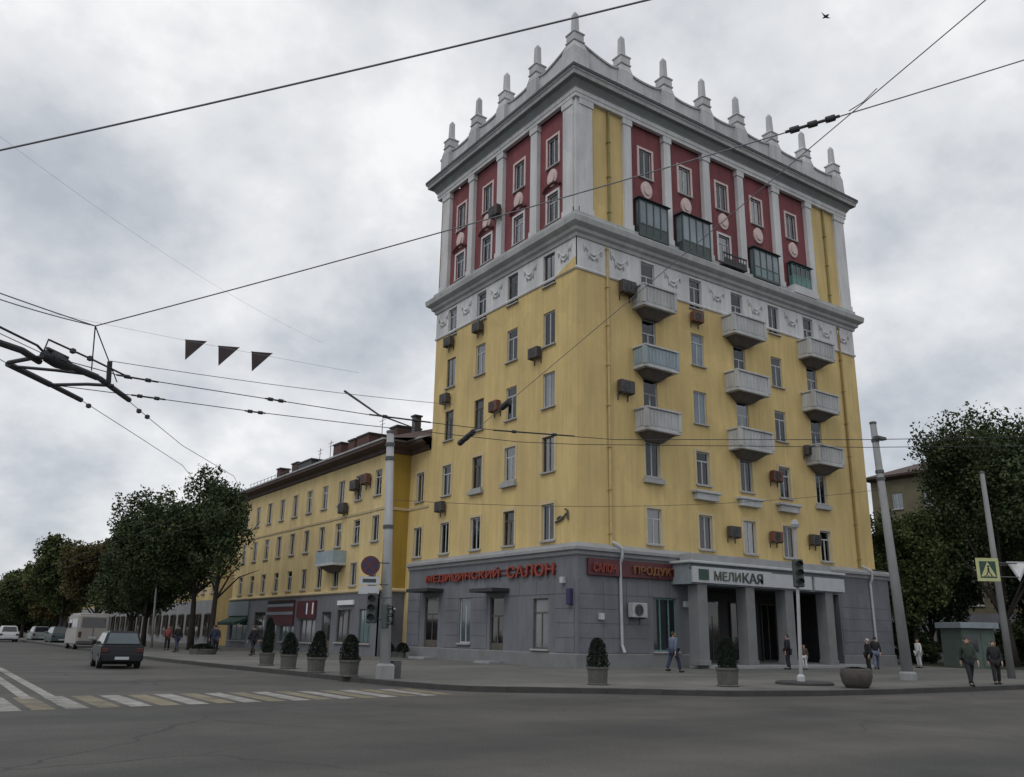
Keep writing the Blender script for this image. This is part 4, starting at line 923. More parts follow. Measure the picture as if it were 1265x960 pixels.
# understorey
for x, y, sx, sz, cs_, lab in ((33, 3.5, 3.2, 2.2, 31, 'dark bush beside the tower right edge'), (38, -1.5, 4.2, 2.4, 32, 'dark bush behind the white clothed pedestrian'), (43, -6.5, 4.4, 2.6, 31, 'dark bush behind the green kiosk'), (47, -12.5, 4.4, 2.6, 32, 'dark bush under the rightmost trees')):
    o = empty('bush', lab, 'bush', (x, y, .15), 0, 'bushes under the right-hand trees')
    key = ('leaf_dark', cs_)
    if key not in CR: CR[key] = make_crown('foliage', 'leaf_dark', (1, 1, 1), cs_, n_clump=300, leaf=.06)
    f = inst('foliage', CR[key], o, (0, 0, sz * .62), random.uniform(0, 6), (sx, sx, sz)); MB().tube([(0, 0, 0), (.1, 0, sz * .6)], [.08, .03]).build('stem', 'bark', o)

# ------------------------------------------------------------------ conifer planters
def conifer_mesh(h, r, seed):
    g = np.random.default_rng(seed); N = 2600; u = g.random(N); z = u * h
    prof = r * np.minimum(1, (u / .18 + .45)) * np.sqrt(np.clip(1 - u ** 2.2, 0, 1)) + .02
    a = g.random(N) * 6.283; lump = 1 + .16 * np.sin(a * (2 + seed % 3) + u * 7 + seed) + .10 * np.sin(a * 5 - u * 15 + seed * 2)
    rr = prof * lump * (.5 + .55 * g.random(N) ** .7)
    p = np.stack([rr * np.cos(a), rr * np.sin(a), z], 1)
    d = np.stack([np.cos(a) * .35, np.sin(a) * .35, np.ones(N)], 1) + g.normal(size=(N, 3)) * .3; d /= np.linalg.norm(d, axis=1)[:, None]
    b = np.cross(d, g.normal(size=(N, 3))); b /= np.linalg.norm(b, axis=1)[:, None]; L_ = .065
    v = np.stack([p - b * L_ * .35, p + d * L_, p + b * L_ * .35], 1).reshape(-1, 3)
    me = bpy.data.meshes.new('foliage'); me.from_pydata(v.tolist(), [], np.arange(3 * N).reshape(-1, 3).tolist()); me.materials.append(MATS['leaf_conifer']); return me
con = [conifer_mesh(1.0, .33, q + 1) for q in range(6)]
pot = MB().lathe([(.36, 0), (.38, .03), (.33, .06), (.36, .5), (.39, .52), (.39, .6), (.33, .6), (.33, .54), (.01, .54)], 16).mesh('pot', 'pot_concrete')
GP = 'conifers in concrete planters'
for i, (x, y, hh, ps, lab) in enumerate(((-13.1, 4.9, 1.5, .88, 'tall narrow conifer in a planter, farthest left of the row by the kerb'), (-13.35, 1.7, .90, .90, 'conifer planter second in the left row, before the red striped sign'),
        (-13.6, -1.7, .98, .90, 'slightly leaning conifer planter third in the row along the left kerb'), (-13.65, -4.65, .88, .90, 'conifer planter beside the tall pale pole at the crossing'),
        (-8.17, -11.0, .92, .90, 'conifer planter alone in front of the tower corner'), (-4.5, -13.0, 1.0, .95, 'conifer planter in front of the porch left pillar'))):
    o = empty('conifer_planter', lab, 'planter', (x, y, .146), random.uniform(0, 6), GP)
    inst('pot', pot, o, sc=(ps, ps, ps)); f = inst('foliage', con[i % 6], o, (0, 0, .50 * ps), random.uniform(0, 6), (.68 if i == 0 else .88, .68 if i == 0 else .88, hh)); f.rotation_euler = (R(4) if i == 2 else 0, 0, i)
    MB().tube([(0, 0, .4), (0, 0, .5 + hh * .8)], .025).build('stem', 'bark', o)
o = empty('round_planter', 'low round brownish concrete planter near the right kerb', 'planter', (-.67, -15.0, .146))
MB().lathe([(.34, 0), (.44, .15), (.50, .38), (.47, .56), (.43, .60), (.40, .58), (.40, .52), (.01, .52)], 18).build('bowl', 'pot_brown', o, smooth=True)
f = inst('foliage', con[0], o, (0, 0, .5), 0, (1.1, 1.1, .14))
# small pots by the recess and a bin
for x, y, lab in ((-1.6, 16.2, 'left dark potted shrub below the green box sign'), (-1.2, 15.1, 'right dark potted shrub beside the tower side door')):
    o = empty('potted_shrub', lab, 'planter', (x, y, .146), 0, 'potted shrubs by the recess'); inst('pot', pot, o, sc=(.6, .6, .6)); inst('foliage', con[1], o, (0, 0, .3), 0, (1.1, 1.1, .55))
o = empty('flower_bed', 'low pale edged flower bed near the twin tree trunks', 'planter', (-11.1, 21.5, .146))
MB().lathe([(.75, 0), (.8, .3), (.7, .32), (.68, .26), (.01, .26)], 16).build('rim', 'pot_concrete', o); inst('foliage', con[0], o, (0, 0, .2), 0, (2.0, 2.0, .4))

# ------------------------------------------------------------------ poles, signs, lights
def pole(name, lab, b, t, r0, r1, m, collars=(), rough=None):
    o = empty(name, lab, 'pole', b); t = Vector(t) - Vector(b)
    MB().tube([(0, 0, 0), t * .5, t], [r0, (r0 + r1) / 2, r1], 14).build('shaft', m, o, smooth=True)
    MB().lathe([(r1 + .02, t.z), (r1 + .02, t.z + .08), (.02, t.z + .12)], 10, (t.x, t.y)).build('cap', 'metal_grey', o)
    for u in collars:
        p = t * u; r = r0 + (r1 - r0) * u
        MB().tube([p - t.normalized() * .06, p + t.normalized() * .06], r + .03, 12).build('collar', 'metal_grey', o)
    return o
p1 = pole('utility_pole', 'tall pale pole at the crossing corner before the yellow block', (-12.96, -5.95, .146), (-13.2, -5.8, 8.35), .185, .13, 'pole_paint', (.95, .89, .6))
MB().lathe([(.42, 0), (.42, .4), (.34, .46), (.2, .47)], 4, a0=.3).build('base', 'pole_concrete', p1)
MB().box(.22, .5, -.15, .15, 0, .55).build('service_box', 'metal_grey', p1)
p2 = pole('utility_pole', 'tall leaning concrete pole right of the tower', (6.89, -12.2, .146), (6.72, -11.9, 10.6), .22, .13, 'pole_concrete', (.93, .80, .77))
mb = MB(); mb.box(-.35, .25, .0, .25, 9.75, 9.87); mb.build('bracket', 'metal_grey', p2)
MB().lathe([(.34, 0), (.34, .25), (.26, .32)], 12).build('base', 'pole_concrete', p2)
p3 = pole('utility_pole', 'slimmer pale leaning pole near the right edge carrying road signs', (13.99, -12.72, .146), (13.95, -12.65, 9.2), .16, .10, 'pole_concrete', (.55, .52))
p4 = pole('lamp_pole', 'thin pale pole on the left pavement behind the dark car', (-9.95, 39.3, .146), (-10.2, 39.4, 5.6), .09, .06, 'pole_paint')
SZ = RT.cross(UP)
sgn_rz = math.atan2(RT.y, RT.x)      # boards that face the crossing
def oriented(name, lab, cat, loc, rz=None):
    return empty(name, lab, cat, loc, sgn_rz if rz is None else rz)
def ngon(mb, n, r, y0, y1, a0=0, cx=0, cz=0): return mb.prism([(cx + r * math.cos(a0 + 2*math.pi*k/n), cz + r * math.sin(a0 + 2*math.pi*k/n)) for k in range(n)], 1, y0, y1)
# no parking sign with plate
o = oriented('no_stopping_sign', 'round blue and red parking ban sign with white plates by the pole', 'road sign', (-13.75, -6.0, 3.72))
mb = MB(); ngon(mb, 24, .32, -.02, .0); mb.build('disc', 'sign_darkred', o)
mb = MB(); ngon(mb, 24, .245, -.028, -.0205); mb.build('disc_face', 'sign_blue', o)
mb = MB(); d = .17
for q in (1, -1): mb.prism([(-d - .03, q * -d + .03 * q), (-d + .03, q * -d - .03 * q), (d + .03, q * d - .03 * q), (d - .03, q * d + .03 * q)], 1, -.034 - .002 * q, -.0285)
mb.build('bar', 'sign_darkred', o)
mb = MB(); mb.box(-.34, .34, -.02, 0, -.62, -.36); mb.build('plate', 'sign_white', o)
mb = MB(); mb.box(-.22, .22, -.026, -.0205, -.55, -.43); mb.build('plate_mark', 'letter_dark', o)
mb = MB(); mb.box(-.34, .34, -.02, 0, -.92, -.66); mb.build('plate', 'sign_white', o)
MB().tube([(0, .04, .3), (0, .04, -.95)], .03).build('post', 'metal_grey', o)
for z in (.1, -.6): MB().tube([(0, .04, z), (.62, .10, z)], .025).build('bracket', 'metal_grey', o)
def traffic_light(lab, loc, rz=None, m='loggia_green', sc=1.0, arm=.45):
    o = oriented('traffic_light', lab, 'traffic light', loc, rz); o.scale = (sc,) * 3
    MB().box(-.17, .17, -.12, .12, -.48, .48).build('housing', m, o, bevel=.03)
    for z, mm in ((.3, 'lamp_red'), (0, 'sign_amber'), (-.3, 'sign_green')):
        mb = MB(); mb.lathe([(.10, 0), (.10, .012)], 14); l = mb.build('lens', 'black_metal' if mm != 'x' else mm, o); l.location = (0, -.121, z); l.rotation_euler = (math.pi/2, 0, 0)
        mb = MB(); pts = [(.115*math.cos(a), -.12, z + .115*math.sin(a)) for a in np.linspace(-.3, math.pi + .3, 9)]
        for a, b in zip(pts, pts[1:]): mb.quad(a, b, (b[0], -.30, b[2]), (a[0], -.30, a[2]))
        mb.build('visor', 'black_metal', o)
    if arm:
        [MB().tube([(0, .1, z), (arm, .1, z)], .025).build('bracket', 'metal_grey', o) for z in (.35, -.35)]
    return o
traffic_light('dark traffic light beneath the parking ban sign', (-13.62, -6.05, 2.35), arm=.6)
traffic_light('small dark side-facing traffic light beside the tall pale pole', (-13.3, -6.4, 2.1), rz=sgn_rz + 1.4, sc=.8, arm=.0)
# slim signal post in front of the porch
o = empty('signal_post', 'slim grey signal post with pale lamp head before the porch', 'post', (-.72, -12.9, .146))
MB().tube([(0, 0, 0), (.15, -.1, 5.3)], [.065, .05], 8).build('shaft', 'pole_paint', o)
MB().lathe([(.02, 5.28), (.13, 5.3), (.16, 5.42), (.10, 5.56), (.02, 5.6)], 10, (.15, -.1)).build('lamp_head', 'pole_paint', o)
MB().lathe([(.14, 0), (.14, .25), (.08, .32)], 10).build('foot', 'sign_white', o)
traffic_light('green traffic light on the slim post, overlapping the porch sign', (-.66, -13.05, 3.85), arm=0, m='loggia_green')
tag(MB().lathe([(.95, .0), (.95, .07), (.9, .1)], 28, (-.75, -13.05)).build('traffic_island', 'kerb_stone'), 'low dark round plinth under the slim signal post', 'plinth')
bpy.data.objects['traffic_island'].location.z = .147
# pedestrian crossing sign
o = oriented('crossing_sign', 'square lime bordered pedestrian crossing sign on the slimmer right pole', 'road sign', (12.7, -12.95, 4.72))
MB().box(-.50, .50, -.02, .0, -.50, .50).build('border', 'sign_lime', o)
MB().box(-.36, .36, -.026, -.0205, -.36, .36).build('face', 'sign_green', o)
mb = MB(); mb.prism([(-.33, -.3), (.33, -.3), (0, .34)], 1, -.032, -.0265); mb.build('triangle', 'sign_lime', o)
mb = MB(); ngon(mb, 10, .05, -.04, -.0325, cx=.02, cz=.14)
mb.prism([(-.03, .08), (.05, .08), (.05, -.08), (-.03, -.08)], 1, -.04, -.0325); mb.prism([(-.03, -.08), (.02, -.08), (-.08, -.26), (-.13, -.26)], 1, -.039, -.0325); mb.prism([(0, -.08), (.05, -.08), (.15, -.26), (.10, -.26)], 1, -.038, -.0325)
for q in (-.2, -.05, .1): mb.prism([(q, -.26), (q + .08, -.26), (q + .07, -.29), (q - .01, -.29)], 1, -.037, -.0325)
mb.build('walking_figure', 'black_metal', o)
[MB().tube([(.4, .04, z), (1.38, .12, z)], .03).build('bracket', 'metal_grey', o) for z in (.3, -.3)]
o = oriented('give_way_sign', 'white downward triangle sign at the right picture edge', 'road sign', (14.05, -13.6, 4.75))
mb = MB(); mb.prism([(-.50, .36), (.50, .36), (0, -.5)], 1, -.02, 0); mb.build('plate', 'sign_white', o)
mb = MB(); mb.prism([(-.36, .28), (.36, .28), (0, -.34)], 1, -.026, -.0205); mb.build('face', 'sign_bright', o)
mb = MB(); mb.tube([(-.75, .1, .2), (0, .03, .2)], .025); mb.build('bracket', 'metal_grey', o)

# ------------------------------------------------------------------ vehicles (local: +y forward, origin on the ground)
def wheel(o, x, y, r, w):
    a = MB().lathe([(r*.55, -w/2), (r*.92, -w/2), (r, -w/2 + .04), (r, w/2 - .04), (r*.92, w/2), (r*.55, w/2)], 18).mesh('wheel', 'tyre')
    wo = inst('wheel', a, o, (x, y, r)); wo.rotation_euler = (0, math.pi/2, 0)
    inst('rim', MB().lathe([(r*.56, -w/2 - .005), (r*.2, -w/2 - .012), (r*.2, w/2 + .012), (r*.56, w/2 + .005)], 12).mesh('rim', 'rim'), wo)
def car(name, lab, cat, loc, rz, paint, L=4.2, Wd=1.72, H=1.55, belt=.92, g0=(-2.0, 1.35), g1=(-1.55, .35), group=None, glass_m='pane_dark'):
    o = empty(name, lab, cat, loc, rz, group); hw = Wd/2; hl = L/2
    prof = [(-hl + .05, .32), (-hl, .45), (-hl + .02, .78), (g0[0] + .02, belt), (g0[1], belt), (hl - .12, .76), (hl, .62), (hl - .02, .35), (hl - .2, .24), (-hl + .2, .24)]
    MB().prism(prof, 0, -hw, hw).build('body', paint, o, bevel=.055, bseg=3)
    cb = MB(); r0 = (-hw + .06, hw - .06, g0[0] + .04, g0[1] - .02); r1 = (-hw + .24, hw - .24, g1[0], g1[1])
    cb.frustum(r0, belt - .03, r1, H); cb.build('cabin', paint, o, bevel=.06, bseg=3)
    def lerp(u, sx, yy):   # point on cabin side
        x = r0[1] + (r1[1] - r0[1]) * u; y = (r0[2] + (r1[2] - r0[2]) * u) * (1 - yy) + (r0[3] + (r1[3] - r0[3]) * u) * yy
        return sx * (x + .008), y, belt - .03 + (H - belt + .03) * u
    for sx in (-1, 1):
        for a, b in ((.08, .36), (.39, .66), (.69, .92)):
            MB().add([lerp(.14, sx, a), lerp(.14, sx, b), lerp(.86, sx, b), lerp(.86, sx, a)], [(0, 1, 2, 3)]).build('side_window', glass_m, o)
        MB().box(sx*(hw + .02) - .09, sx*(hw + .02) + .09, g0[1] - .35, g0[1] - .22, belt, belt + .16).build('wing_mirror', paint, o, bevel=.03)
        MB().box(sx*(hw - .16) - .13, sx*(hw - .16) + .13, -hl - .012, -hl + .06, .62, .80).build('tail_light', 'lamp_red', o, bevel=.02)
        MB().box(sx*(hw - .22) - .17, sx*(hw - .22) + .17, hl - .06, hl + .01, .56, .70).build('headlight', 'lamp_white', o, bevel=.02)
        for y in (-hl + .78, hl - .82): wheel(o, sx*(hw - .09), y, .32, .20)
    for yy, y_, nm in ((0, -1, 'rear_window'), (1, 1, 'windscreen')):
        pts = []
        for u, sx in ((.14, -.86), (.14, .86), (.86, .86), (.86, -.86)):
            x = r0[1] + (r1[1] - r0[1]) * u; yb = r0[2 + yy] + (r1[2 + yy] - r0[2 + yy]) * u
            pts.append((sx * x, yb + y_ * .01, belt - .03 + (H - belt + .03) * u))
        MB().add(pts, [(0, 1, 2, 3)]).build(nm, 'pane_blue' if yy == 0 and paint == 'car_black' else glass_m, o)
    MB().box(-hw + .05, hw - .05, -hl - .07, -hl + .1, .30, .52).build('bumper', paint, o, bevel=.04, bseg=2)
    MB().box(-hw + .05, hw - .05, hl - .1, hl + .06, .28, .50).build('bumper', paint, o, bevel=.04, bseg=2)
    MB().box(-.26, .26, -hl - .082, -hl - .071, .36, .47).build('number_plate', 'sign_white', o)
    MB().box(-hw + .18, hw - .18, -hl + .3, hl - .3, .16, .25).build('underbody', 'tyre', o)
    return o
car('parked_car', 'dark hatchback on the road just past the zebra crossing', 'car', (-18.6, 7.6, 0), R(-4), 'car_black', L=3.7, Wd=1.6, H=1.45, g0=(-1.83, 1.05), g1=(-1.42, .3))
car('white_car', 'white car at the far left end of the street', 'car', (-16.9, 70, 0), R(0), 'car_white', group='far cars on the left street')
car('white_car', 'pale car half hidden between trees down the left street', 'car', (-13.6, 74, 0), R(1), 'car_silver', group='far cars on the left street')
car('green_car', 'dark green car with pale rear parked ahead of the minibus', 'car', (-13.7, 59.5, 0), R(1), 'car_green', group='far cars on the left street')
car('silver_car', 'silver car parked beside the dark green car near the minibus', 'car', (-12.9, 66.0, 0), R(1), 'car_silver', group='far cars on the left street')
def minibus(lab, loc, rz):
    o = empty('minibus', lab, 'van', loc, rz); hw, hl = 1.05, 2.35
    prof = [(-hl + .1, .3), (-hl, .5), (-hl + .02, 1.6), (-hl + .15, 2.45), (-hl + .4, 2.55), (hl - 1.3, 2.55), (hl - .75, 2.35), (hl - .35, 1.45), (hl - .02, 1.2), (hl, .5), (hl - .1, .3)]
    MB().prism(prof, 0, -hw, hw).build('body', 'van_beige', o, bevel=.12, bseg=3)
    MB().add([(-.82, -hl - .004, 1.55), (.82, -hl - .004, 1.55), (.8, -hl + .118, 2.25), (-.8, -hl + .118, 2.25), (-.82, -hl + .2, 1.55), (.82, -hl + .2, 1.55), (.8, -hl + .3, 2.25), (-.8, -hl + .3, 2.25)], [(0, 1, 2, 3), (4, 7, 6, 5), (0, 4, 5, 1), (1, 5, 6, 2), (2, 6, 7, 3), (3, 7, 4, 0)]).build('rear_window', 'pane_black', o)
    for sx in (-1, 1):
        for a in (-2.05, -1.05): MB().box(sx*(hw + .004) - .006, sx*(hw + .004) + .006, a, a + .95, 1.5, 2.15).build('side_window', 'pane_dark', o)
        MB().box(sx*(hw + .004) - .006, sx*(hw + .004) + .006, .15, 1.2, 1.45, 2.1).build('side_window', 'pane_dark', o)
        MB().box(sx*.86 - .1, sx*.86 + .1, -hl - .02, -hl + .08, .85, 1.25).build('tail_light', 'lamp_red', o, bevel=.02)
        MB().box(sx*(hw + .14) - .1, sx*(hw + .14) + .1, 1.25, 1.35, 1.5, 1.85).build('wing_mirror', 'tyre', o)
        for y in (-1.4, 1.45): wheel(o, sx*(hw - .12), y, .35, .22)
    MB().add([(-.85, hl - .37, 1.5), (.85, hl - .37, 1.5), (.8, hl - .74, 2.3), (-.8, hl - .74, 2.3)], [(0, 1, 2, 3)]).build('windscreen', 'pane_dark', o)
    MB().box(-hw + .02, hw - .02, -hl - .1, -hl + .05, .38, .62).build('bumper', 'metal_grey', o, bevel=.04)
    MB().box(-.02, .02, -hl - .012, -hl + .04, .65, 1.5).build('door_seam', 'metal_grey', o)
    MB().box(-.26, .26, -hl - .03, -hl + .04, .78, .9).build('number_plate', 'sign_white', o)
    return o
minibus('beige minibus seen from behind on the left street', (-14.5, 40.2, 0), R(1))

# ------------------------------------------------------------------ people
def skin_mesh(name, pts, edges, rad, root, m, sub=1):
    me = bpy.data.meshes.new(name); me.from_pydata(pts, edges, []); o = bpy.data.objects.new(name, me); COL.objects.link(o)
    md = o.modifiers.new('s', 'SKIN'); sv = me.skin_vertices[0].data
    for i, r in enumerate(rad): sv[i].radius = r if isinstance(r, tuple) else (r, r)
    for i in range(len(pts)): sv[i].use_root = (i == root)
    md.use_smooth_shade = True
    ss = o.modifiers.new('u', 'SUBSURF'); ss.levels = sub; ss.render_levels = sub
    dg = bpy.context.evaluated_depsgraph_get(); r = bpy.data.meshes.new_from_object(o.evaluated_get(dg)); bpy.data.objects.remove(o); bpy.data.meshes.remove(me)
    r.materials.clear(); r.materials.append(MATS[m]); r.name = name; return r
def pose_pts(kind):
    st = {'stand': 0.0, 'walk': .26, 'stroll': .14}[kind]
    J = {'pel': (0, 0, .94), 'spi': (0, .01, 1.10), 'che': (0, 0, 1.30), 'nek': (0, 0, 1.46), 'jaw': (0, .025, 1.54), 'hed': (0, .015, 1.62), 'top': (0, .0, 1.685)}
    for s, x in (('l', -1), ('r', 1)):
        f = st * x
        J['sh' + s] = (x*.17, 0, 1.39); J['el' + s] = (x*.225, -.03 - f*.35, 1.12); J['wr' + s] = (x*.235, .05 - f*.75, .89); J['pa' + s] = (x*.235, .065 - f*.85, .81)
        for q in range(4): J['f%d' % q + s] = (x*(.225), .035 + q*.024 - f*.85, .745 - (.012 if q in (1, 2) else 0)); J['t%d' % q + s] = (x*(.212), .045 + q*.022 - f*.87, .695 - (.014 if q in (1, 2) else 0))
        J['th' + s] = (x*.21, .115 - f*.85, .775)
        J['hi' + s] = (x*.09, 0, .89); J['kn' + s] = (x*.10, .03 + f*.65, .49); J['an' + s] = (x*.10, -.03 + f*1.25, .085 + (.06 if f < -.2 else 0)); J['to' + s] = (x*.115, .13 + f*1.25, .035)
    return J
RAD = {'pel': .145, 'spi': .13, 'che': .15, 'nek': .052, 'jaw': .065, 'hed': .092, 'top': .06, 'sh': .068, 'el': .042, 'wr': .028, 'pa': (.034, .018), 'th': .0095, 'hi': .09, 'kn': .058, 'an': .04, 'to': .035}
def chain(J, names, edges, scale=1.0, add=0.0, over={}):
    idx = {n: i for i, n in enumerate(names)}; rad = []
    for n in names:
        k = n if n in RAD or n in over else n[:2]
        r = over.get(k, RAD.get(k, .0088))
        rad.append(tuple(v * scale + add for v in r) if isinstance(r, tuple) else (r * scale + add))
    return [J[n] for n in names], [(idx[a], idx[b]) for a, b in edges], rad
PM = {}
def person_meshes(kind):
    if kind in PM: return PM[kind]
    J = pose_pts(kind); E_ = [('pel', 'spi'), ('spi', 'che'), ('che', 'nek'), ('nek', 'jaw'), ('jaw', 'hed'), ('hed', 'top')]
    for s in 'lr':
        E_ += [('che', 'sh' + s), ('sh' + s, 'el' + s), ('el' + s, 'wr' + s), ('wr' + s, 'pa' + s), ('wr' + s, 'th' + s), ('pel', 'hi' + s), ('hi' + s, 'kn' + s), ('kn' + s, 'an' + s), ('an' + s, 'to' + s)]
        for q in range(4): E_ += [('pa' + s, 'f%d' % q + s), ('f%d' % q + s, 't%d' % q + s)]
    names = ['pel'] + [n for n in J if n != 'pel']
    body = skin_mesh('body', *chain(J, names, E_), 0, 'skin_tone', 1)
    # nose and eye sockets live on the body mesh as a small raised ridge
    J['hem'] = (0, 0, .86)
    jn = ['hem', 'spi', 'che', 'nek'] + [a + s for s in 'lr' for a in ('sh', 'el', 'wr')]
    je = [('hem', 'spi'), ('spi', 'che'), ('che', 'nek')] + [e_ for s in 'lr' for e_ in (('che', 'sh' + s), ('sh' + s, 'el' + s), ('el' + s, 'wr' + s))]
    jacket = skin_mesh('jacket', *chain(J, jn, je, 1.14, .014, {'nek': .058, 'wr': .034, 'spi': .142, 'hem': .150}), 0, 'cloth_black', 1)
    tn = ['pel'] + [a + s for s in 'lr' for a in ('hi', 'kn', 'an')]
    te = [e_ for s in 'lr' for e_ in (('pel', 'hi' + s), ('hi' + s, 'kn' + s), ('kn' + s, 'an' + s))]
    trs = skin_mesh('trousers', *chain(J, tn, te, 1.12, .012, {'an': .058, 'kn': .066}), 0, 'cloth_black', 1)
    shoes = {}
    for s in 'lr':
        a, t_ = J['an' + s], J['to' + s]; shoes[s] = MB().box(a[0] - .045, a[0] + .05, a[1] - .06, t_[1] + .07, max(.0, a[2] - .085), max(.0, a[2] - .085) + .085).mesh('shoe', 'cloth_black', bevel=.02)
    hair = MB(); pr = [(.098 * math.sin(u) + .004, 1.60 + .115 * math.cos(u)) for u in np.linspace(1.75, .05, 7)]
    hair.lathe(pr, 12, (0, -.012)); hair.v = [(a, b, max(c, 1.665)) if b > .02 else (a, b, c) for a, b, c in hair.v]; hm = hair.mesh('hair', 'hair_dark', smooth=True)
    face = MB(); face.add([(-.012, .098, 1.60), (.012, .098, 1.60), (0, .128, 1.585), (0, .10, 1.64), (0, .102, 1.578)], [(0, 2, 3), (2, 1, 3), (0, 4, 2), (4, 1, 2)])
    for x in (-1, 1): face.box(x*.1 - .01, x*.1 + .01, -.01, .03, 1.585, 1.645)
    fm = face.mesh('face', 'skin_tone')
    eyes = MB()
    for x in (-1, 1): eyes.box(x*.034 - .012, x*.034 + .012, .094, .104, 1.625, 1.637)
    eyes.box(-.022, .022, .093, .101, 1.553, 1.559); em = eyes.mesh('eyes', 'hair_dark')
    PM[kind] = dict(body=body, jacket=jacket, trousers=trs, shoel=shoes['l'], shoer=shoes['r'], hair=hm, face=fm, eyes=em); return PM[kind]
def person(lab, x, y, rz, kind='stand', jacket='cloth_black', trousers='cloth_black', h=1.72, hat=None, hair='hair_dark'):
    o = empty('person', lab, 'person', (x, y, .147), rz); pm = person_meshes(kind); s = h / 1.745
    for n in ('body', 'jacket', 'trousers', 'shoel', 'shoer', 'hair', 'face', 'eyes'):
        c = inst('shoe' if n[:4] == 'shoe' else n, pm[n], o, sc=(s, s, s)); m = {'jacket': jacket, 'trousers': trousers, 'hair': hat or hair}.get(n)
        if m: setmat(c, m)
        if hat and n == 'hair': c.name = 'cap'
    return o
away, toward = -.6, math.pi - .6
person('person in dark jacket walking away at the right end of the tower', 17.2, -4.2, -.9, 'walk', 'cloth_black', 'cloth_greyblue')
person('small figure with white cap behind the round planter', 13.0, -6.5, 1.0, 'stand', 'cloth_black', 'cloth_black', 1.6, hat='cloth_white')
person('person in dark green coat crossing near the right-hand signs', 4.9, -15.75, 2.4, 'walk', 'cloth_green', 'cloth_black', 1.66)
person('person in black following close behind near the slim right pole', 7.4, -15.4, 2.2, 'stroll', 'cloth_black', 'cloth_black', 1.58)
person('person in white top and pale trousers beyond the tall leaning pole', 23.0, -3.2, 1.2, 'stand', 'cloth_white', 'sign_white', 1.66)
person('person in blue-grey shirt and navy trousers walking by the shop window', 1.6, -4.6, -1.5, 'walk', 'cloth_greyblue', 'cloth_navy', 1.74)
person('person in long black coat standing before the porch pillars', 11.0, -3.3, .4, 'stand', 'cloth_black', 'cloth_black', 1.75)
person('seated-height child in dark jacket beside the person in black coat', 11.9, -3.6, 2.0, 'stand', 'cloth_brown', 'cloth_white', 1.25)
person('person in black walking left of the first conifer planter', -9.0, 18.9, .2, 'walk', 'cloth_black', 'cloth_black', 1.74)
person('person in navy jacket beside the twin tree trunks', -9.7, 24.3, .1, 'stroll', 'cloth_navy', 'cloth_navy', 1.76)
person('person in dark clothes below the green awning', -8.4, 28.2, 2.9, 'stroll', 'cloth_brown', 'cloth_black', 1.66)
person('person in black near the kerb left of the twin trunks', -11.6, 25.6, .3, 'walk', 'cloth_black', 'cloth_navy', 1.72)
person('person in reddish top on the left pavement near the thin pole', -10.7, 31.7, 2.8, 'stroll', 'cloth_red', 'cloth_black', 1.68)
# ------------------------------------------------------------------ kiosk
o = empty('kiosk', 'pale green kiosk with white roof band under the right-hand trees', 'kiosk', (27.2, -4.6, .146), sgn_rz + .1)
MB().box(-1.0, 1.1, -.0, 2.2, 0, 2.3).build('cabin', 'kiosk_green', o, bevel=.02); MB().box(-1.2, 1.25, -.3, 2.4, 2.3, 2.65).build('roof_band', 'sign_bluegrey', o, bevel=.02)
MB().box(-.95, -.05, -.03, -.001, .95, 1.9).build('window', 'pane_dark', o); MB().box(.2, 1.0, -.03, -.001, .1, 2.05).build('door', 'kiosk_green', o)
# ------------------------------------------------------------------ overhead wires
def sagline(a, b, n=14, sag=.0):
    a, b = Vector(a), Vector(b); return [a.lerp(b, i / n) - Vector((0, 0, sag * 4 * (i / n) * (1 - i / n))) for i in range(n + 1)]
def wire(lab, pts, r, m='wire_black', name='overhead_wire'):
    return tag(MB().tube(pts, r, 6).build(name, m, smooth=True), lab, 'wire')
wire('thick dark cable crossing the upper left sky above everything', sagline((-26.9, -21.44, 6.70), (-20.3, -27.25, 8.47), sag=.04), .0115, 'wire_grey')
W2a, W2b = Vector((-24.66, -18.55, 6.06)), Vector((-14.0, -28.1, 9.93))
wire('span wire passing in front of the red storeys from left junction to upper right', sagline(W2a, W2b, sag=.10), .0095, 'wire_grey')
W3a, W3b = Vector((-17.13, -17.02, 5.51)), Vector((-18.85, -30.1, 7.75))
wire('thin wire slanting from the upper right corner down across the tower', sagline(W3a, W3b, sag=.0), .006, 'wire_grey')
def insul(lab, a, b, r, name='insulator', beads=3, m='wire_black'):
    o = empty(name, lab, 'insulator', a); d = Vector(b) - Vector(a)
    MB().tube([Vector((0, 0, 0)), d], r * .6, 8).build('rod', m, o)
    for k in range(beads): 
        p = d * ((k + .5) / beads); MB().tube([p - d.normalized() * r * 1.6, p + d.normalized() * r * 1.6], r * 1.25, 10).build('shed', m, o)
    return o
insul('dark insulator on the span wire left of the last roof spires', W2a.lerp(W2b, .735) - Vector((0, 0, .07)), W2a.lerp(W2b, .79) - Vector((0, 0, .06)), .04)
insul('dark rod insulator on slanting wire before the fourth floor windows', W3a.lerp(W3b, .0), W3a.lerp(W3b, .06), .05)
insul('small dark insulator higher on the slanting wire before the left face', W3a.lerp(W3b, .155), W3a.lerp(W3b, .18), .05, beads=2)
wire('short loose wire end hanging beside the insulator, upper right', [W2a.lerp(W2b, .80) + Vector((.0, .0, -.02)), W2a.lerp(W2b, .815) + Vector((0, 0, .06)), W2a.lerp(W2b, .83) + Vector((0, 0, .22))], .008, 'wire_grey')
zc = 5.8
wire('upper trolley contact wire running right across the tower front', [(-25.1, -17.32, zc), (-23.9, -16.85, zc), (-21.1, -16.99, zc), (-19.0, -17.1, zc), (-16.4, -17.6, zc), (-14.0, -18.5, zc), (-9.8, -21.95, zc), (-6, -25.6, zc)], .008)
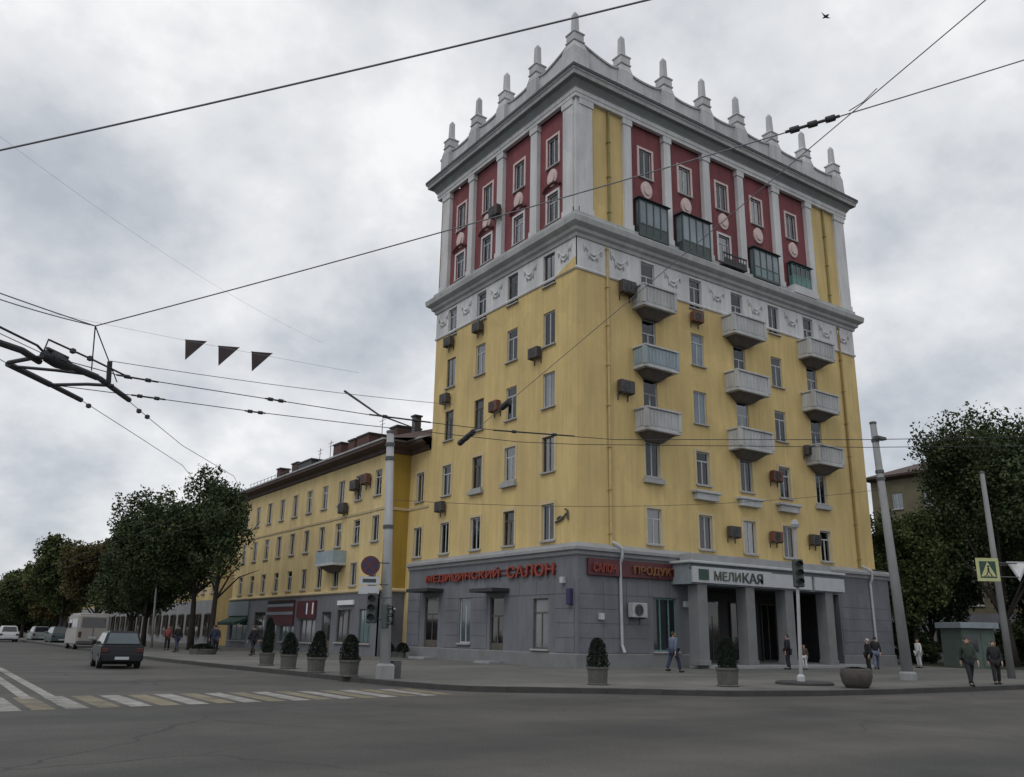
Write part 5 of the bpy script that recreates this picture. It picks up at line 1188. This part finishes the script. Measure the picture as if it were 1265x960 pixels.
wire('lower trolley contact wire running right across the tower front', [(-24.87, -15.43, zc), (-23.46, -15.62, zc), (-21.1, -15.85, zc), (-19.0, -16.2, zc), (-15.5, -16.95, zc), (-14.3, -17.6, zc), (-9.1, -21.5, zc), (-5.6, -24.7, zc)], .008)
wire('outer contact wire receding up the left street', [(-27.2, -19.5, zc), (-25.1, -17.3, zc), (-24.1, -16.37, zc), (-22.85, -13.99, zc), (-21.5, -11.5, zc), (-19.2, -8.1, zc), (-18.0, -5.2, zc), (-17.2, -1.5, zc), (-16.7, 5, zc), (-16.5, 20, zc + .1), (-16.5, 90, zc + .1)], .0065)
wire('inner contact wire receding up the left street', [(-26.6, -17.9, zc), (-25.46, -16.2, zc), (-24.2, -14.6, zc), (-22.6, -11.9, zc), (-20.8, -8.82, zc), (-19.4, -5.4, zc), (-18.5, -1.5, zc), (-17.9, 5, zc), (-17.6, 20, zc + .1), (-17.6, 90, zc + .1)], .0065)
wire('low span wire between the two tall poles across the tower', sagline((-13.2, -5.85, 6.0), (6.75, -12.0, 7.75), sag=.45), .009)
wire('faint span wire sagging from the left junction to the pale pole', sagline((-24.24, -17.6, 5.82), (-16.75, -16.08, 6.65), sag=.06), .006, 'wire_grey')
wire('faint wire entering from the left edge to the junction', sagline((-26.8, -18.5, 6.35), (-24.66, -18.55, 6.06), sag=.05), .009, 'wire_grey')
wire('second faint wire from the left edge below the junction', sagline((-27.2, -20.1, 5.98), (-24.66, -18.55, 6.06), sag=.02), .009, 'wire_grey')
wire('faint thread-like wire over the upper left clouds', sagline((-27.6, -20.5, 8.4), (-19.2, -14.0, 8.2), sag=.3), .0016, 'wire_pale')
wire('faint thin wire carrying the three triangular pennants', sagline((-25.2, -17.4, 6.5), (-20.3, -18.7, 6.1), sag=.02), .0022, 'wire_pale')
wire('dark slanting rod above the pale pole top, holding the contact wires', [(-18.57, -14.04, 7.11), (-17.8, -14.38, 6.58), (-17.45, -15.8, 6.0)], [.03, .022, .012], name='bracket_rod')
for a, b, lab in (((-24.0, -16.87, zc), (-23.3, -16.86, zc), 'dark sleeve on the upper contact wire near the crossing box'), ((-23.5, -15.62, zc), (-22.9, -15.68, zc), 'dark sleeve on the lower contact wire near the crossing'), ((-21.4, -16.98, zc), (-21.0, -17.0, zc), 'short sleeve on the upper contact wire below the pennants'), ((-21.4, -15.8, zc), (-21.0, -15.86, zc), 'short sleeve on lower contact wire below the pennants'),
                  ((-19.3, -17.1, zc), (-18.0, -17.3, zc), 'long sleeve on upper contact wire in front of the pale pole'), ((-16.6, -17.55, zc), (-14.9, -18.2, zc), 'long sleeve on the contact wires crossing the tower face')):
    insul(lab, a, b, .028, 'wire_sleeve', beads=2)
# crossing of the trolley wires
o = empty('trolley_wire_crossing', 'tangled black trolley wire crossing with switch box at left', 'wire fitting', (-25.1, -17.3, zc))
B = Vector((-25.1, -17.3, zc))
def bar(nm, pts, r): MB().tube([Vector(p) - B for p in pts], r * 1.25, 8).build(nm, 'wire_black', o)
bar('crossing_bar', [(-26.3, -17.9, zc), (-25.5, -17.45, zc - .02), (-25.2, -17.0, zc - .03)], .045)
bar('crossing_bar', [(-25.2, -17.35, zc), (-24.7, -16.9, zc), (-24.25, -16.5, zc)], .05)
bar('crossing_bar', [(-24.2, -16.45, zc), (-23.75, -15.7, zc), (-23.45, -15.2, zc)], .04)
bar('crossing_bar', [(-25.6, -16.4, zc), (-25.2, -15.9, zc), (-24.85, -15.45, zc)], .045)
bar('crossing_bar', [(-24.8, -15.4, zc), (-24.5, -15.0, zc), (-24.2, -14.6, zc)], .04)
bar('crossing_bar', [(-25.6, -16.5, zc), (-25.3, -17.05, zc), (-25.0, -17.3, zc + .02)], .03)
bar('crossing_bar', [(-24.8, -15.45, zc), (-24.3, -15.9, zc), (-23.9, -16.1, zc)], .025)
bar('crossing_bar', [(-25.5, -16.3, zc), (-24.9, -16.5, zc), (-24.4, -16.6, zc)], .022)
bar('stay', [(-25.2, -17.3, zc), (-25.15, -17.3, zc + .28), (-24.4, -16.85, zc + .2), (-23.7, -16.6, zc + .05)], .014)
bar('stay', [(-25.9, -17.8, zc + .2), (-25.3, -17.4, zc + .12), (-25.0, -17.0, zc)], .016)
bar('stay', [(-24.66, -18.55, 6.06), (-24.4, -16.9, zc)], .008); bar('stay', [(-24.66, -18.55, 6.06), (-23.9, -16.4, zc)], .008)
bar('upright', [(-24.05, -16.3, zc + .38), (-24.0, -16.2, zc - .05)], .035)
for p in ((-23.1, -14.4, zc), (-22.85, -13.99, zc), (-24.0, -14.2, zc), (-24.75, -17.1, zc + .22), (-24.45, -16.9, zc + .2)):
    m_ = MB(); m_.lathe([(.01, -.05), (.05, -.03), (.05, .03), (.01, .05)], 8); c = m_.build('clamp', 'wire_black', o); c.location = Vector(p) - B
MB().tube([(-.10, .02, .06), (.0, .08, .03), (.15, .18, .0), (.32, .30, -.02), (.42, .38, -.03)], [.04, .12, .13, .09, .04], 8).build('switch_box', 'wire_black', o, smooth=True)
MB().tube([(-.05, -.1, .1), (.1, .12, .12), (.3, .2, .08)], .03, 6).build('switch_arm', 'wire_black', o)
# pennants
GF = 'triangular pennants on the wire'
for p, lab in (((-23.0, -17.86, 6.38), 'left dark triangular pennant hanging in the sky'), ((-22.47, -17.99, 6.345), 'middle dark triangular pennant hanging in the sky'), ((-21.93, -18.14, 6.31), 'right dark triangular pennant hanging in the sky')):
    o = oriented('pennant', lab, 'pennant', p); o['group'] = GF
    MB().prism([(-.17, .0), (.19, -.03), (-.13, -.36)], 1, -.006, .006).build('cloth', 'flag_cloth', o)
    MB().tube([(-.18, 0, .0), (.2, 0, -.025)], .008).build('hem', 'wire_black', o)
o = tag(MB().tube([(-.55, .0, .1), (-.2, .02, .0), (.0, 0, -.02), (.2, .02, 0), (.55, 0, .1)], [.01, .06, .10, .06, .01], 6).tube([(0, -.28, 0), (0, -.1, 0), (0, .1, 0), (0, .3, .02)], [.02, .09, .08, .03], 6).build('bird', 'flag_cloth', smooth=True), 'small dark bird flying high in the cloudy sky', 'bird'); o.location = (24.4, -.5, 47.8)
